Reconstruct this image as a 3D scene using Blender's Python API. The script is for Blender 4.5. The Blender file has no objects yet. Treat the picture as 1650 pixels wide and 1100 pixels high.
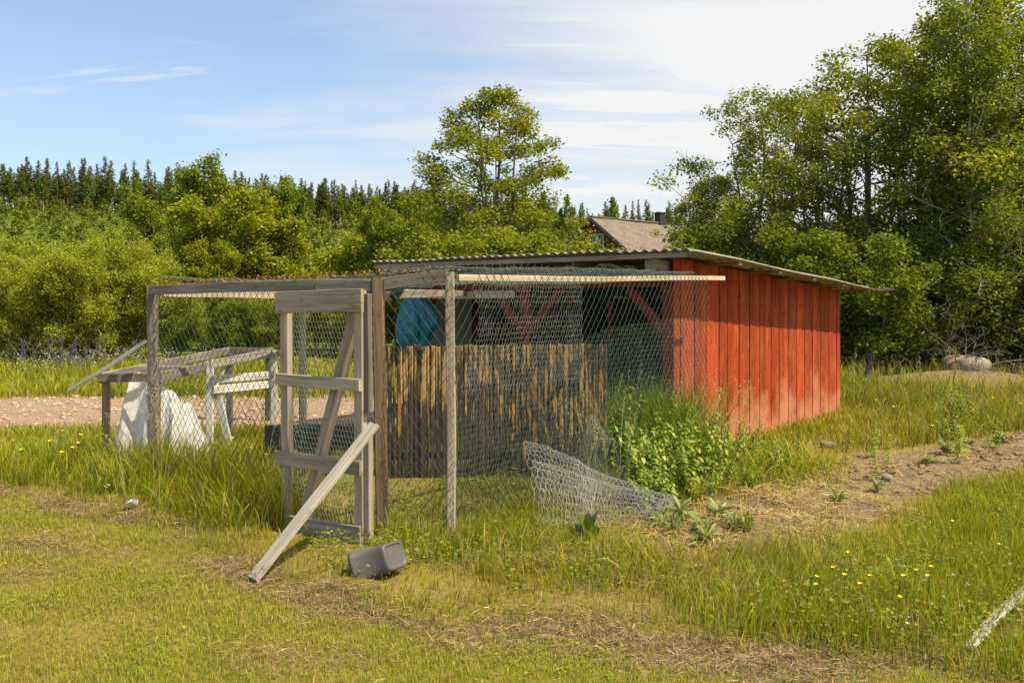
import bpy, math, random
import numpy as np
from mathutils import Matrix, Vector

# ------------------------------------------------------------------ camera, sky, sun, exposure
SC = bpy.context.scene
COL = SC.collection
F, HZ, EYE = 1500.0, 492.0, 1.65          # focal length in photo pixels, horizon row, eye height

cam = bpy.data.objects.new('camera', bpy.data.cameras.new('camera'))
COL.objects.link(cam)
cam.location = (0, 0, EYE)
cam.rotation_euler = (math.pi / 2, 0, 0)
cam.data.sensor_width = 36.0
cam.data.lens = 36.0 * F / 1650.0
cam.data.shift_y = -(550.0 - HZ) / 1650.0
cam.data.clip_end = 4000
SC.camera = cam

SUN_AZ, SUN_EL = math.radians(-30.0), math.radians(56.0)     # azimuth measured from +X towards +Y
world = bpy.data.worlds.new('World')
SC.world = world
world.use_nodes = True


def build_world():
    nt = world.node_tree
    nt.nodes.clear()
    N = nt.nodes.new
    L = nt.links.new
    out = N('ShaderNodeOutputWorld')
    bg = N('ShaderNodeBackground')
    bg.inputs['Strength'].default_value = 0.135
    sky = N('ShaderNodeTexSky')
    sky.sky_type = 'NISHITA'
    sky.sun_disc = False
    sky.sun_elevation = SUN_EL
    sky.sun_rotation = math.pi / 2 - SUN_AZ
    sky.air_density = 1.0
    sky.dust_density = 2.0
    sky.ozone_density = 1.2
    tc = N('ShaderNodeTexCoord')
    sep = N('ShaderNodeSeparateXYZ')
    L(tc.outputs['Generated'], sep.inputs[0])

    def math_n(op, a, b=None, c=None):
        m = N('ShaderNodeMath')
        m.operation = op
        for i, v in enumerate((a, b, c)):
            if v is None:
                continue
            if isinstance(v, (int, float)):
                m.inputs[i].default_value = v
            else:
                L(v, m.inputs[i])
        return m.outputs[0]

    zz = math_n('ADD', math_n('MAXIMUM', sep.outputs['Z'], 0.0), 0.16)
    px = math_n('DIVIDE', sep.outputs['X'], zz)
    py = math_n('DIVIDE', sep.outputs['Y'], zz)
    cmb = N('ShaderNodeCombineXYZ')
    L(px, cmb.inputs[0])
    L(py, cmb.inputs[1])

    def noise(vec, rot, scale, loc, detail, rough, dist):
        mp = N('ShaderNodeMapping')
        mp.inputs['Rotation'].default_value = (0, 0, rot)
        mp.inputs['Scale'].default_value = scale
        mp.inputs['Location'].default_value = loc
        L(vec, mp.inputs[0])
        n = N('ShaderNodeTexNoise')
        n.inputs['Scale'].default_value = 1.0
        n.inputs['Detail'].default_value = detail
        n.inputs['Roughness'].default_value = rough
        n.inputs['Distortion'].default_value = dist
        L(mp.outputs[0], n.inputs['Vector'])
        return n.outputs['Fac']

    streak = noise(cmb.outputs[0], 0.6, (0.55, 2.2, 1), (3.1, 1.7, 0), 7, 0.58, 0.6)
    broad = noise(cmb.outputs[0], 0.3, (0.45, 0.55, 1), (0.4, 5.2, 0), 4, 0.5, 0.3)
    # a bank of high thin cloud lies towards the sun side and thins out away from it
    side = math_n('ADD', math_n('MULTIPLY', sep.outputs['X'], 0.95), math_n('MULTIPLY', sep.outputs['Y'], 0.10))
    bank = math_n('MULTIPLY_ADD', side, 1.25, 0.26)
    bank = math_n('ADD', bank, math_n('MULTIPLY_ADD', broad, 1.5, -0.75))
    bank = math_n('ADD', bank, math_n('MULTIPLY_ADD', streak, 1.1, -0.55))
    wisp = noise(cmb.outputs[0], -0.75, (0.9, 4.2, 1), (7.3, 2.4, 0), 8, 0.62, 1.2)
    wmask = noise(cmb.outputs[0], 0.2, (0.8, 0.8, 1), (1.3, 9.1, 0), 2, 0.5, 0.0)
    wv = math_n('MULTIPLY', math_n('SUBTRACT', wisp, 0.50), math_n('MULTIPLY', math_n('MAXIMUM', math_n('SUBTRACT', wmask, 0.42), 0.0), 22.0))
    bank = math_n('ADD', bank, math_n('MAXIMUM', wv, 0.0))
    mr = N('ShaderNodeMapRange')
    mr.interpolation_type = 'SMOOTHSTEP'
    mr.inputs['From Min'].default_value = 0.0
    mr.inputs['From Max'].default_value = 0.85
    mr.inputs['To Min'].default_value = 0.04
    mr.inputs['To Max'].default_value = 0.94
    L(bank, mr.inputs['Value'])
    mix = N('ShaderNodeMix')
    mix.data_type = 'RGBA'
    L(mr.outputs[0], mix.inputs['Factor'])
    L(sky.outputs[0], mix.inputs['A'])
    mix.inputs['B'].default_value = (4.55, 4.5, 4.42, 1)
    L(mix.outputs['Result'], bg.inputs['Color'])
    L(bg.outputs[0], out.inputs[0])


build_world()

sun = bpy.data.objects.new('sun', bpy.data.lights.new('sun', 'SUN'))
COL.objects.link(sun)
sun.data.energy = 4.4
sun.data.angle = math.radians(0.6)
sun.data.color = (1.0, 0.875, 0.66)
SUN_V = Vector((math.cos(SUN_EL) * math.cos(SUN_AZ), math.cos(SUN_EL) * math.sin(SUN_AZ), math.sin(SUN_EL)))
sun.rotation_euler = SUN_V.to_track_quat('Z', 'Y').to_euler()
sun.location = (20, 0, 30)

SC.view_settings.view_transform = 'Standard'
SC.view_settings.look = 'None'
SC.view_settings.gamma = 1.0
SC.view_settings.use_curve_mapping = False
SC.view_settings.exposure = 0.60
SC.render.engine = 'CYCLES'
SC.cycles.max_bounces = 6
SC.cycles.diffuse_bounces = 3
SC.cycles.transmission_bounces = 4
SC.cycles.transparent_max_bounces = 6
SC.cycles.use_denoising = True

RNG = np.random.default_rng(11)
random.seed(5)


def at(u, v, Y):
    """photo pixel at depth Y -> world point"""
    return Vector(((u - 825.0) / F * Y, Y, EYE - (v - HZ) / F * Y))


# ------------------------------------------------------------------ materials
def mat(name):
    m = bpy.data.materials.new(name)
    m.use_nodes = True
    nt = m.node_tree
    b = nt.nodes['Principled BSDF']
    return m, nt, b


def nn(nt, t, **kw):
    n = nt.nodes.new(t)
    for k, v in kw.items():
        n.inputs[k].default_value = v
    return n


def ramp(nt, fac, stops, interp='LINEAR'):
    r = nt.nodes.new('ShaderNodeValToRGB')
    r.color_ramp.interpolation = interp
    e = r.color_ramp.elements
    while len(e) < len(stops):
        e.new(0.5)
    for i, (p, c) in enumerate(stops):
        e[i].position = p
        e[i].color = (*c, 1)
    nt.links.new(fac, r.inputs[0])
    return r.outputs[0]


def mixc(nt, fac, a, b, mode='MIX'):
    m = nt.nodes.new('ShaderNodeMix')
    m.data_type = 'RGBA'
    m.blend_type = mode
    for s, v in (('Factor', fac), ('A', a), ('B', b)):
        if isinstance(v, (int, float)):
            m.inputs[s].default_value = v
        elif isinstance(v, tuple):
            m.inputs[s].default_value = (*v, 1)
        else:
            nt.links.new(v, m.inputs[s])
    return m.outputs['Result']


def objvec(nt, scale, rnd=True, coord='Object'):
    tc = nt.nodes.new('ShaderNodeTexCoord')
    mp = nt.nodes.new('ShaderNodeMapping')
    mp.inputs['Scale'].default_value = scale
    nt.links.new(tc.outputs[coord], mp.inputs[0])
    if not rnd:
        return mp.outputs[0]
    oi = nt.nodes.new('ShaderNodeObjectInfo')
    ml = nt.nodes.new('ShaderNodeMath')
    ml.operation = 'MULTIPLY'
    ml.inputs[1].default_value = 57.0
    nt.links.new(oi.outputs['Random'], ml.inputs[0])
    ad = nt.nodes.new('ShaderNodeVectorMath')
    nt.links.new(mp.outputs[0], ad.inputs[0])
    nt.links.new(ml.outputs[0], ad.inputs[1])
    return ad.outputs[0]


def noise(nt, vec, scale=1.0, detail=4.0, rough=0.55, dist=0.0):
    n = nn(nt, 'ShaderNodeTexNoise', Scale=scale, Detail=detail, Roughness=rough, Distortion=dist)
    nt.links.new(vec, n.inputs['Vector'])
    return n.outputs['Fac']


def bump(nt, b, h, strength, dist):
    bn = nn(nt, 'ShaderNodeBump', Strength=strength, Distance=dist)
    nt.links.new(h, bn.inputs['Height'])
    nt.links.new(bn.outputs[0], b.inputs['Normal'])


def wood(name, dark, mid, light, rough=0.85, knots=0.35, var=0.25, stain=None):
    """sawn timber; grain runs along the piece's own local X"""
    m, nt, b = mat(name)
    g = noise(nt, objvec(nt, (1.6, 34, 34)), 1, 6, 0.65, 0.4)
    c = ramp(nt, g, [(0.28, dark), (0.5, mid), (0.74, light)])
    big = noise(nt, objvec(nt, (1.1, 5, 5)), 1, 3, 0.5)
    c = mixc(nt, 0.55, c, ramp(nt, big, [(0.3, (0.55, 0.52, 0.5)), (0.65, (1, 1, 1))]), 'MULTIPLY')
    kv = nn(nt, 'ShaderNodeTexVoronoi', Scale=1.0)
    kv.voronoi_dimensions = '2D'
    nt.links.new(objvec(nt, (3.4, 7.5, 7.5)), kv.inputs['Vector'])
    kf = ramp(nt, kv.outputs['Distance'], [(0.04, (1, 1, 1)), (0.125, (0, 0, 0))])
    kk = nt.nodes.new('ShaderNodeMath')
    kk.operation = 'MULTIPLY'
    kk.inputs[1].default_value = knots
    nt.links.new(kf, kk.inputs[0])
    c = mixc(nt, kk.outputs[0], c, tuple(x * 0.35 for x in dark))
    if stain:
        sn = noise(nt, objvec(nt, (1.7, 3, 3)), 1.3, 5, 0.7)
        sf = ramp(nt, sn, [(0.52, (0, 0, 0)), (0.70, (1, 1, 1))])
        c = mixc(nt, sf, c, stain)
    oi = nt.nodes.new('ShaderNodeObjectInfo')
    c = mixc(nt, 1.0, c, ramp(nt, oi.outputs['Random'], [(0, (1 - var,) * 3), (1, (1 + var * 0.4,) * 3)]), 'MULTIPLY')
    nt.links.new(c, b.inputs['Base Color'])
    b.inputs['Roughness'].default_value = rough
    b.inputs['Specular IOR Level'].default_value = 0.25
    bump(nt, b, g, 0.5, 0.004)
    return m


def plain(name, col, rough=0.6, metal=0.0, spec=0.4, nscale=0, namp=0.25, bumps=0.0):
    m, nt, b = mat(name)
    b.inputs['Base Color'].default_value = (*col, 1)
    b.inputs['Roughness'].default_value = rough
    b.inputs['Metallic'].default_value = metal
    b.inputs['Specular IOR Level'].default_value = spec
    if nscale:
        n = noise(nt, objvec(nt, (nscale,) * 3), 1, 5, 0.6)
        c = mixc(nt, n, tuple(x * (1 - namp) for x in col), tuple(min(1, x * (1 + namp)) for x in col))
        nt.links.new(c, b.inputs['Base Color'])
        if bumps:
            bump(nt, b, n, bumps, 0.01)
    return m


def leafmat(name, trans=0.35, rough=0.55, spec=0.3, tint=None, var=0.0):
    """leaf / blade material; hue of each leaf comes from the mesh's col attribute"""
    m, nt, b = mat(name)
    a = nt.nodes.new('ShaderNodeAttribute')
    a.attribute_name = 'col'
    c = a.outputs['Color']
    if tint:
        c = mixc(nt, 1.0, c, tint, 'MULTIPLY')
    if var:
        oi = nt.nodes.new('ShaderNodeObjectInfo')
        c = mixc(nt, 1.0, c, ramp(nt, oi.outputs['Random'],
                 [(0, (1 - var, 1 - var, 1 - var)), (0.5, (1, 1, 1)), (1, (1 + var * 1.2, 1 + var * .6, 1.0))]), 'MULTIPLY')
    nt.links.new(c, b.inputs['Base Color'])
    b.inputs['Roughness'].default_value = rough
    b.inputs['Specular IOR Level'].default_value = spec
    t = nt.nodes.new('ShaderNodeBsdfTranslucent')
    c2 = mixc(nt, 1.0, c, (1.25, 1.25, 0.55), 'MULTIPLY')
    nt.links.new(c2, t.inputs['Color'])
    mx = nt.nodes.new('ShaderNodeMixShader')
    mx.inputs[0].default_value = trans
    nt.links.new(b.outputs[0], mx.inputs[1])
    nt.links.new(t.outputs[0], mx.inputs[2])
    nt.links.new(mx.outputs[0], nt.nodes['Material Output'].inputs['Surface'])
    return m


M = {}
M['grey_wood'] = wood('grey_wood', (.16, .14, .11), (.31, .275, .22), (.43, .39, .32))
M['dark_wood'] = wood('dark_wood', (.08, .068, .052), (.17, .148, .115), (.25, .225, .18))
M['brown_wood'] = wood('brown_wood', (.15, .10, .06), (.29, .20, .12), (.39, .29, .19))
M['pale_wood'] = wood('pale_wood', (.42, .34, .22), (.60, .51, .36), (.70, .62, .47), knots=0.2, var=.08)
M['plank_wood'] = wood('plank_wood', (.26, .22, .165), (.42, .37, .29), (.53, .48, .39), knots=0.3)
M['gate_wood'] = wood('gate_wood', (.22, .18, .125), (.40, .345, .255), (.52, .46, .35), var=.15)
M['red_wood'] = wood('red_wood', (.20, .028, .009), (.40, .060, .014), (.50, .092, .025), rough=.8, knots=.75, var=.30,
                     stain=(.46, .105, .028))
def add_wear(m):
    nt = m.node_tree
    b = nt.nodes['Principled BSDF']
    src = b.inputs['Base Color'].links[0].from_socket
    gp = nt.nodes.new('ShaderNodeNewGeometry')
    sx = nt.nodes.new('ShaderNodeSeparateXYZ')
    nt.links.new(gp.outputs['Position'], sx.inputs[0])
    n = noise(nt, gp.outputs['Position'], 2.2, 5, .6)
    f = nt.nodes.new('ShaderNodeMath')
    f.operation = 'MULTIPLY_ADD'
    f.inputs[1].default_value = -.42
    nt.links.new(sx.outputs['Z'], f.inputs[0])
    nt.links.new(n, f.inputs[2])
    c = mixc(nt, ramp(nt, f.outputs[0], [(.24, (0, 0, 0)), (.50, (.75, .75, .75))]), src, (.52, .23, .125))
    g = noise(nt, objvec(nt, (1.2, 26, 26)), 1.0, 5, .7)
    c = mixc(nt, ramp(nt, g, [(.58, (0, 0, 0)), (.72, (.6, .6, .6))]), c, (.10, .018, .008))
    nt.links.new(c, b.inputs['Base Color'])


add_wear(M['red_wood'])
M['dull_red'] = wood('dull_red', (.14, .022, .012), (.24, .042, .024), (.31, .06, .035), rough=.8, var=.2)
M['house_red'] = wood('house_red', (.13, .032, .022), (.21, .050, .034), (.28, .085, .06), rough=.9, var=.25)
M['white_wood'] = wood('white_wood', (.42, .40, .35), (.66, .64, .58), (.76, .74, .68), knots=.08, var=.1)
M['slat_wood'] = wood('slat_wood', (.30, .16, .045), (.47, .28, .085), (.54, .35, .13), var=.3, knots=.2)
M['green_wire'] = plain('green_wire', (.014, .060, .034), .45, 0, .5)
M['zinc_wire'] = plain('zinc_wire', (.40, .41, .38), .5, 0.2, .5)
M['dark_zinc'] = plain('dark_zinc', (.17, .20, .17), .55, 0.2, .5)
M['grey_plastic'] = plain('grey_plastic', (.10, .096, .088), .48, 0, .5, nscale=14, namp=.2)
M['white_plastic'] = plain('white_plastic', (.80, .80, .78), .38, 0, .5, nscale=5, namp=.06, bumps=.15)
M['blue_tarp'] = plain('blue_tarp', (.012, .16, .225), .33, 0, .5, nscale=6, namp=.3)
M['white_board'] = plain('white_board', (.58, .58, .56), .7, 0, .3, nscale=3, namp=.12)
M['black_felt'] = plain('black_felt', (.020, .026, .024), .9, 0, .2, nscale=9, namp=.4)
M['metal_strip'] = plain('metal_strip', (.50, .52, .50), .42, 0.5, .5, nscale=6, namp=.15)
M['wool'] = plain('wool', (.52, .36, .13), .95, 0, .1, nscale=30, namp=.45, bumps=.8)
M['chimney'] = plain('chimney', (.035, .035, .038), .8, 0, .3, nscale=2)
M['pane'] = plain('pane', (.008, .010, .012), .08, 0, .8)
M['frame_paint'] = plain('frame_paint', (.42, .39, .34), .8, 0, .3, nscale=3)
M['boulder_pink'] = plain('boulder_pink', (.27, .18, .13), .9, 0, .2, nscale=3.5, namp=.35, bumps=.6)
M['boulder_grey'] = plain('boulder_grey', (.30, .26, .21), .9, 0, .2, nscale=4.5, namp=.4, bumps=.6)
M['stone'] = plain('stone', (.25, .22, .18), .9, 0, .2, nscale=8, namp=.4)
M['clod'] = plain('clod', (.25, .18, .10), .95, 0, .1, nscale=9, namp=.6)
M['gravel_stone'] = plain('gravel_stone', (.40, .30, .215), .9, 0, .2, nscale=5, namp=.5)
M['yellow_petal'] = plain('yellow_petal', (.80, .52, .01), .5)
M['white_petal'] = plain('white_petal', (.62, .60, .50), .8)
M['purple_petal'] = plain('purple_petal', (.12, .075, .34), .6)
M['stem_green'] = plain('stem_green', (.07, .12, .02), .6)


def build_more_materials():
    # old corrugated roofing: pale grey-green sheet with lichen
    m, nt, b = mat('roof_sheet')
    n = noise(nt, objvec(nt, (3, 3, 3)), 1, 6, .65)
    c = ramp(nt, n, [(.3, (.15, .15, .115)), (.5, (.28, .275, .23)), (.7, (.38, .375, .32))])
    n2 = noise(nt, objvec(nt, (30, 30, 30)), 1, 3, .6)
    c = mixc(nt, ramp(nt, n2, [(.56, (0, 0, 0)), (.66, (.7, .7, .7))]), c, (.12, .13, .07))
    nt.links.new(c, b.inputs['Base Color'])
    b.inputs['Roughness'].default_value = .7
    M['roof_sheet'] = m
    # house roof: brown-grey weathered
    m, nt, b = mat('house_roof')
    n = noise(nt, objvec(nt, (.7, 5, 5)), 1, 6, .7)
    c = ramp(nt, n, [(.3, (.13, .10, .072)), (.5, (.215, .175, .135)), (.7, (.29, .245, .195))])
    nt.links.new(c, b.inputs['Base Color'])
    b.inputs['Roughness'].default_value = .9
    M['house_roof'] = m
    # bark
    for nm, a_, b_, c_ in (('bark_grey', (.06, .052, .04), (.14, .125, .10), (.25, .23, .20)),
                           ('bark_pine', (.10, .045, .02), (.24, .11, .05), (.33, .17, .085)),
                           ('bark_pale', (.22, .20, .17), (.38, .36, .32), (.5, .48, .44))):
        m, nt, b = mat(nm)
        n = noise(nt, objvec(nt, (3, 3, .9)), 3, 6, .65)
        nt.links.new(ramp(nt, n, [(.3, a_), (.5, b_), (.7, c_)]), b.inputs['Base Color'])
        b.inputs['Roughness'].default_value = .9
        bump(nt, b, n, .6, .02)
        M[nm] = m
    # black bark left on the sawn-slab slats, plus shade painted in towards their foot
    m, nt, b = mat('slat_bark_shade')
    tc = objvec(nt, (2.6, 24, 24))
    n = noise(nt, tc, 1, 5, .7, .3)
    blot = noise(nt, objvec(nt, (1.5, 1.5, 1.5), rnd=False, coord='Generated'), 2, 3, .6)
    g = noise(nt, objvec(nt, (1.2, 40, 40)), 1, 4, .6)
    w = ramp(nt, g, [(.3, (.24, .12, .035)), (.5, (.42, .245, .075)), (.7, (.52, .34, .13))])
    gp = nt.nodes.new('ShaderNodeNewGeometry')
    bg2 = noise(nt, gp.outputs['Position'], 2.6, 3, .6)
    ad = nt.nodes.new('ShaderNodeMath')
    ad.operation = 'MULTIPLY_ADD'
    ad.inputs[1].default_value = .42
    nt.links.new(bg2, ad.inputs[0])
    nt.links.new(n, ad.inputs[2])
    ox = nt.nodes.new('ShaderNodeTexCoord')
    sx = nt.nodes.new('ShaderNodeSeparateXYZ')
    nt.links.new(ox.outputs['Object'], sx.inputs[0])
    foot_shade = nt.nodes.new('ShaderNodeMapRange')  # shade of grass and netting at the slat foot, put in as bark colour
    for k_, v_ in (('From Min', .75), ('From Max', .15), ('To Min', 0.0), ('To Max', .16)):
        foot_shade.inputs[k_].default_value = v_
    nt.links.new(sx.outputs['X'], foot_shade.inputs['Value'])
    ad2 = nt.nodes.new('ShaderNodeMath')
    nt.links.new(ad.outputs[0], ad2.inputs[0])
    nt.links.new(foot_shade.outputs[0], ad2.inputs[1])
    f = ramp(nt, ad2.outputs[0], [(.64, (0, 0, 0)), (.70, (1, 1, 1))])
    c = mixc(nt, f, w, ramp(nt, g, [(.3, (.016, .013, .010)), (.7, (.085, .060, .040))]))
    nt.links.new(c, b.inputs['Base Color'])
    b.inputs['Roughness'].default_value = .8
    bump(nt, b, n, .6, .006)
    M['slat_bark_shade'] = m
    # white painted plank, flaking
    m, nt, b = mat('flaking_white')
    n = noise(nt, objvec(nt, (5, 22, 22)), 1, 6, .7)
    c = ramp(nt, n, [(.40, (.15, .12, .08)), (.52, (.46, .43, .36)), (.8, (.62, .59, .51))])
    nt.links.new(c, b.inputs['Base Color'])
    b.inputs['Roughness'].default_value = .8
    M['flaking_white'] = m
    # translucent white sheet
    m, nt, b = mat('white_sheet')
    b.inputs['Base Color'].default_value = (.78, .78, .76, 1)
    b.inputs['Roughness'].default_value = .4
    n = noise(nt, objvec(nt, (9, 9, 9)), 1, 5, .65)
    bump(nt, b, n, .5, .02)
    t = nt.nodes.new('ShaderNodeBsdfTranslucent')
    t.inputs['Color'].default_value = (.8, .8, .78, 1)
    mx = nt.nodes.new('ShaderNodeMixShader')
    mx.inputs[0].default_value = .4
    nt.links.new(b.outputs[0], mx.inputs[1])
    nt.links.new(t.outputs[0], mx.inputs[2])
    nt.links.new(mx.outputs[0], nt.nodes['Material Output'].inputs['Surface'])
    M['white_sheet'] = m
    # ground: zone attribute  r = bare soil, g = gravel, b = dry clippings ; default = grassy earth
    m, nt, b = mat('ground')
    a = nt.nodes.new('ShaderNodeAttribute')
    a.attribute_name = 'zone'
    sp = nt.nodes.new('ShaderNodeSeparateColor')
    nt.links.new(a.outputs['Color'], sp.inputs[0])
    geo = nt.nodes.new('ShaderNodeNewGeometry')
    pos = geo.outputs['Position']
    n1 = noise(nt, pos, 1.3, 6, .65)
    n2 = noise(nt, pos, 14, 6, .7)
    n3 = noise(nt, pos, 60, 4, .7)
    grass = ramp(nt, n1, [(.3, (.20, .175, .025)), (.5, (.29, .24, .040)), (.7, (.38, .30, .08))])
    grass = mixc(nt, ramp(nt, n2, [(.45, (0, 0, 0)), (.75, (.7, .7, .7))]), grass, (.20, .14, .06))
    soil = ramp(nt, n2, [(.3, (.12, .080, .040)), (.5, (.27, .195, .10)), (.72, (.40, .30, .16))])
    soil = mixc(nt, ramp(nt, n3, [(.4, (0, 0, 0)), (.7, (.6, .6, .6))]), soil, (.33, .255, .16))
    gv = nn(nt, 'ShaderNodeTexVoronoi', Scale=16.0)
    nt.links.new(pos, gv.inputs['Vector'])
    gcol = ramp(nt, gv.outputs['Distance'], [(.0, (.50, .37, .26)), (.6, (.27, .18, .115))])
    gcol = mixc(nt, .5, gcol, ramp(nt, n1, [(.3, (.38, .26, .165)), (.7, (.54, .40, .28))]))
    hay = ramp(nt, n3, [(.3, (.13, .095, .045)), (.5, (.25, .19, .095)), (.7, (.36, .28, .15))])
    green = ramp(nt, n1, [(.3, (.075, .115, .018)), (.7, (.15, .20, .03))])
    grass = mixc(nt, a.outputs['Alpha'], grass, green)
    c = mixc(nt, sp.outputs[2], grass, hay)
    c = mixc(nt, sp.outputs[1], c, gcol)
    c = mixc(nt, sp.outputs[0], c, soil)
    nt.links.new(c, b.inputs['Base Color'])
    b.inputs['Roughness'].default_value = .95
    b.inputs['Specular IOR Level'].default_value = .1
    bump(nt, b, n2, 1.0, .06)
    M['ground'] = m


build_more_materials()
M['grass'] = leafmat('grass', .40, .5, .25)
M['hay'] = leafmat('hay', .15, .8, .2)
M['leaf'] = leafmat('leaf', .38, .55, .22, var=.12)
M['leaf_far'] = leafmat('leaf_far', .33, .7, .15, var=.22)
M['weed'] = leafmat('weed', .28, .5, .4, var=.12)


# ------------------------------------------------------------------ mesh helpers
def mk_mesh(name, V, faces, col=None, smooth=False, material=None):
    V = np.asarray(V, dtype=np.float32).reshape(-1, 3)
    me = bpy.data.meshes.new(name)
    me.vertices.add(len(V))
    me.vertices.foreach_set('co', V.ravel())
    if not isinstance(faces, list):
        faces = [faces]
    faces = [np.asarray(f, dtype=np.int32) for f in faces if len(f)]
    nl = sum(f.size for f in faces)
    npoly = sum(len(f) for f in faces)
    me.loops.add(nl)
    me.polygons.add(npoly)
    me.loops.foreach_set('vertex_index', np.concatenate([f.ravel() for f in faces]))
    tot = np.concatenate([np.full(len(f), f.shape[1], np.int32) for f in faces])
    st = np.zeros(npoly, np.int32)
    st[1:] = np.cumsum(tot)[:-1]
    me.polygons.foreach_set('loop_start', st)
    me.polygons.foreach_set('use_smooth', np.full(npoly, bool(smooth)))
    me.update(calc_edges=True)
    if col is not None:
        a = me.attributes.new('col', 'FLOAT_COLOR', 'POINT')
        c4 = np.ones((len(V), 4), np.float32)
        c4[:, :3] = col
        a.data.foreach_set('color', c4.ravel())
    if material:
        me.materials.append(M[material])
    return me


def link(name, me, parent=None, loc=None):
    o = bpy.data.objects.new(name, me)
    COL.objects.link(o)
    if loc is not None:
        o.location = loc
    if parent is not None:
        o.parent = parent
        if '_inv' in parent:
            o.matrix_parent_inverse = Matrix.Translation(-Vector(parent['_inv']))
    return o


ROOTS = []


def thing(name, label, cat, loc=(0, 0, 0), group=None):
    o = bpy.data.objects.new(name, None)
    COL.objects.link(o)
    o.location = loc
    o.empty_display_size = .1
    o['_inv'] = tuple(loc)
    o['label'] = label
    o['category'] = cat
    if group:
        o['group'] = group
    ROOTS.append(o)
    return o


def tag(o, label=None, cat=None, group=None, kind=None):
    if label:
        o['label'] = label
    if cat:
        o['category'] = cat
    if group:
        o['group'] = group
    if kind:
        o['kind'] = kind
    return o


def copy_tree(root, loc, rotz=0.0, scale=1.0, label=None, group=None):
    r = root.copy()
    COL.objects.link(r)
    r.location = loc
    r.rotation_euler = (0, 0, rotz)
    r.scale = scale if isinstance(scale, tuple) else (scale,) * 3
    if label:
        r['label'] = label
    if group:
        r['group'] = group
    for ch in root.children:
        c = ch.copy()
        COL.objects.link(c)
        c.parent = r
        c.matrix_parent_inverse = ch.matrix_parent_inverse.copy()
        for g2 in ch.children:
            d = g2.copy()
            COL.objects.link(d)
            d.parent = c
    return r


def loft_board(L_, W, T, n=1, warp=0.0, seed=0, cham=None, taper=0.0):
    """a plank along +X: octagonal chamfered section, n length steps, a little bow and wear"""
    r = np.random.default_rng(seed)
    c = cham if cham is not None else min(W, T) * .12
    w, t = W / 2, T / 2
    sec = np.array([(-w + c, -t), (w - c, -t), (w, -t + c), (w, t - c), (w - c, t), (-w + c, t), (-w, t - c), (-w, -t + c)])
    V = []
    ph = r.uniform(0, 6, 4)
    for i in range(n + 1):
        s = i / n
        k = 1 - taper * s
        dy = warp * (math.sin(s * 3.1 + ph[0]) + .5 * math.sin(s * 9 + ph[1])) + (r.normal(0, warp * .12) if warp else 0)
        dz = warp * (math.sin(s * 2.7 + ph[2]) + .5 * math.sin(s * 8 + ph[3]))
        ex = r.normal(0, .003, 8) if i in (0, n) else np.zeros(8)
        for j, (a, b) in enumerate(sec):
            V.append((s * L_ + ex[j], a * k + dy, b * k + dz))
    Fq = []
    for i in range(n):
        for j in range(8):
            k = (j + 1) % 8
            Fq.append((i * 8 + j, i * 8 + k, i * 8 + 8 + k, i * 8 + 8 + j))
    caps = [tuple(range(7, -1, -1)), tuple(n * 8 + j for j in range(8))]
    return np.array(V), [np.array(Fq)[:, ::-1], np.array(caps)[:, ::-1]]


BSEED = [0]


def board(name, p0, p1, W, T, wdir, material, parent=None, n=2, warp=0.0, cham=None, taper=0.0):
    """plank object from p0 to p1 with its width along wdir"""
    p0, p1, wd = Vector(p0), Vector(p1), Vector(wdir)
    x = (p1 - p0)
    Ln = x.length
    x.normalize()
    y = (wd - x * wd.dot(x)).normalized()
    z = x.cross(y)
    BSEED[0] += 1
    V, Fc = loft_board(Ln, W, T, n, warp, BSEED[0], cham, taper)
    me = mk_mesh(name, V, Fc, material=material)
    o = bpy.data.objects.new(name, me)
    COL.objects.link(o)
    mw = Matrix(((x.x, y.x, z.x, p0.x), (x.y, y.y, z.y, p0.y), (x.z, y.z, z.z, p0.z), (0, 0, 0, 1)))
    if parent is not None:
        o.parent = parent
        if '_inv' in parent:
            mw = Matrix.Translation(-Vector(parent['_inv'])) @ mw
    o.matrix_basis = mw
    return o


def tubes(P0, P1, r, sides=3):
    """one open tube per edge: arrays of end points -> vertices, quads"""
    P0, P1 = np.asarray(P0, float), np.asarray(P1, float)
    n = len(P0)
    d = P1 - P0
    d /= np.maximum(np.linalg.norm(d, axis=1, keepdims=True), 1e-9)
    ref = np.where(np.abs(d[:, 2:3]) > .9, np.array([[1., 0, 0]]), np.array([[0, 0, 1.]]))
    u = np.cross(d, ref)
    u /= np.linalg.norm(u, axis=1, keepdims=True)
    v = np.cross(d, u)
    r0 = r if np.isscalar(r) else np.asarray(r)[:, 0:1]
    r1 = r if np.isscalar(r) else np.asarray(r)[:, 1:2]
    V = np.zeros((n, 2 * sides, 3))
    for k in range(sides):
        a = 2 * math.pi * k / sides
        off = u * math.cos(a) + v * math.sin(a)
        V[:, k] = P0 + off * r0
        V[:, sides + k] = P1 + off * r1
    base = (np.arange(n) * 2 * sides)[:, None]
    q = []
    for k in range(sides):
        k2 = (k + 1) % sides
        q.append(np.concatenate([base + k, base + k2, base + sides + k2, base + sides + k], 1))
    return V.reshape(-1, 3), np.concatenate(q)


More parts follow.
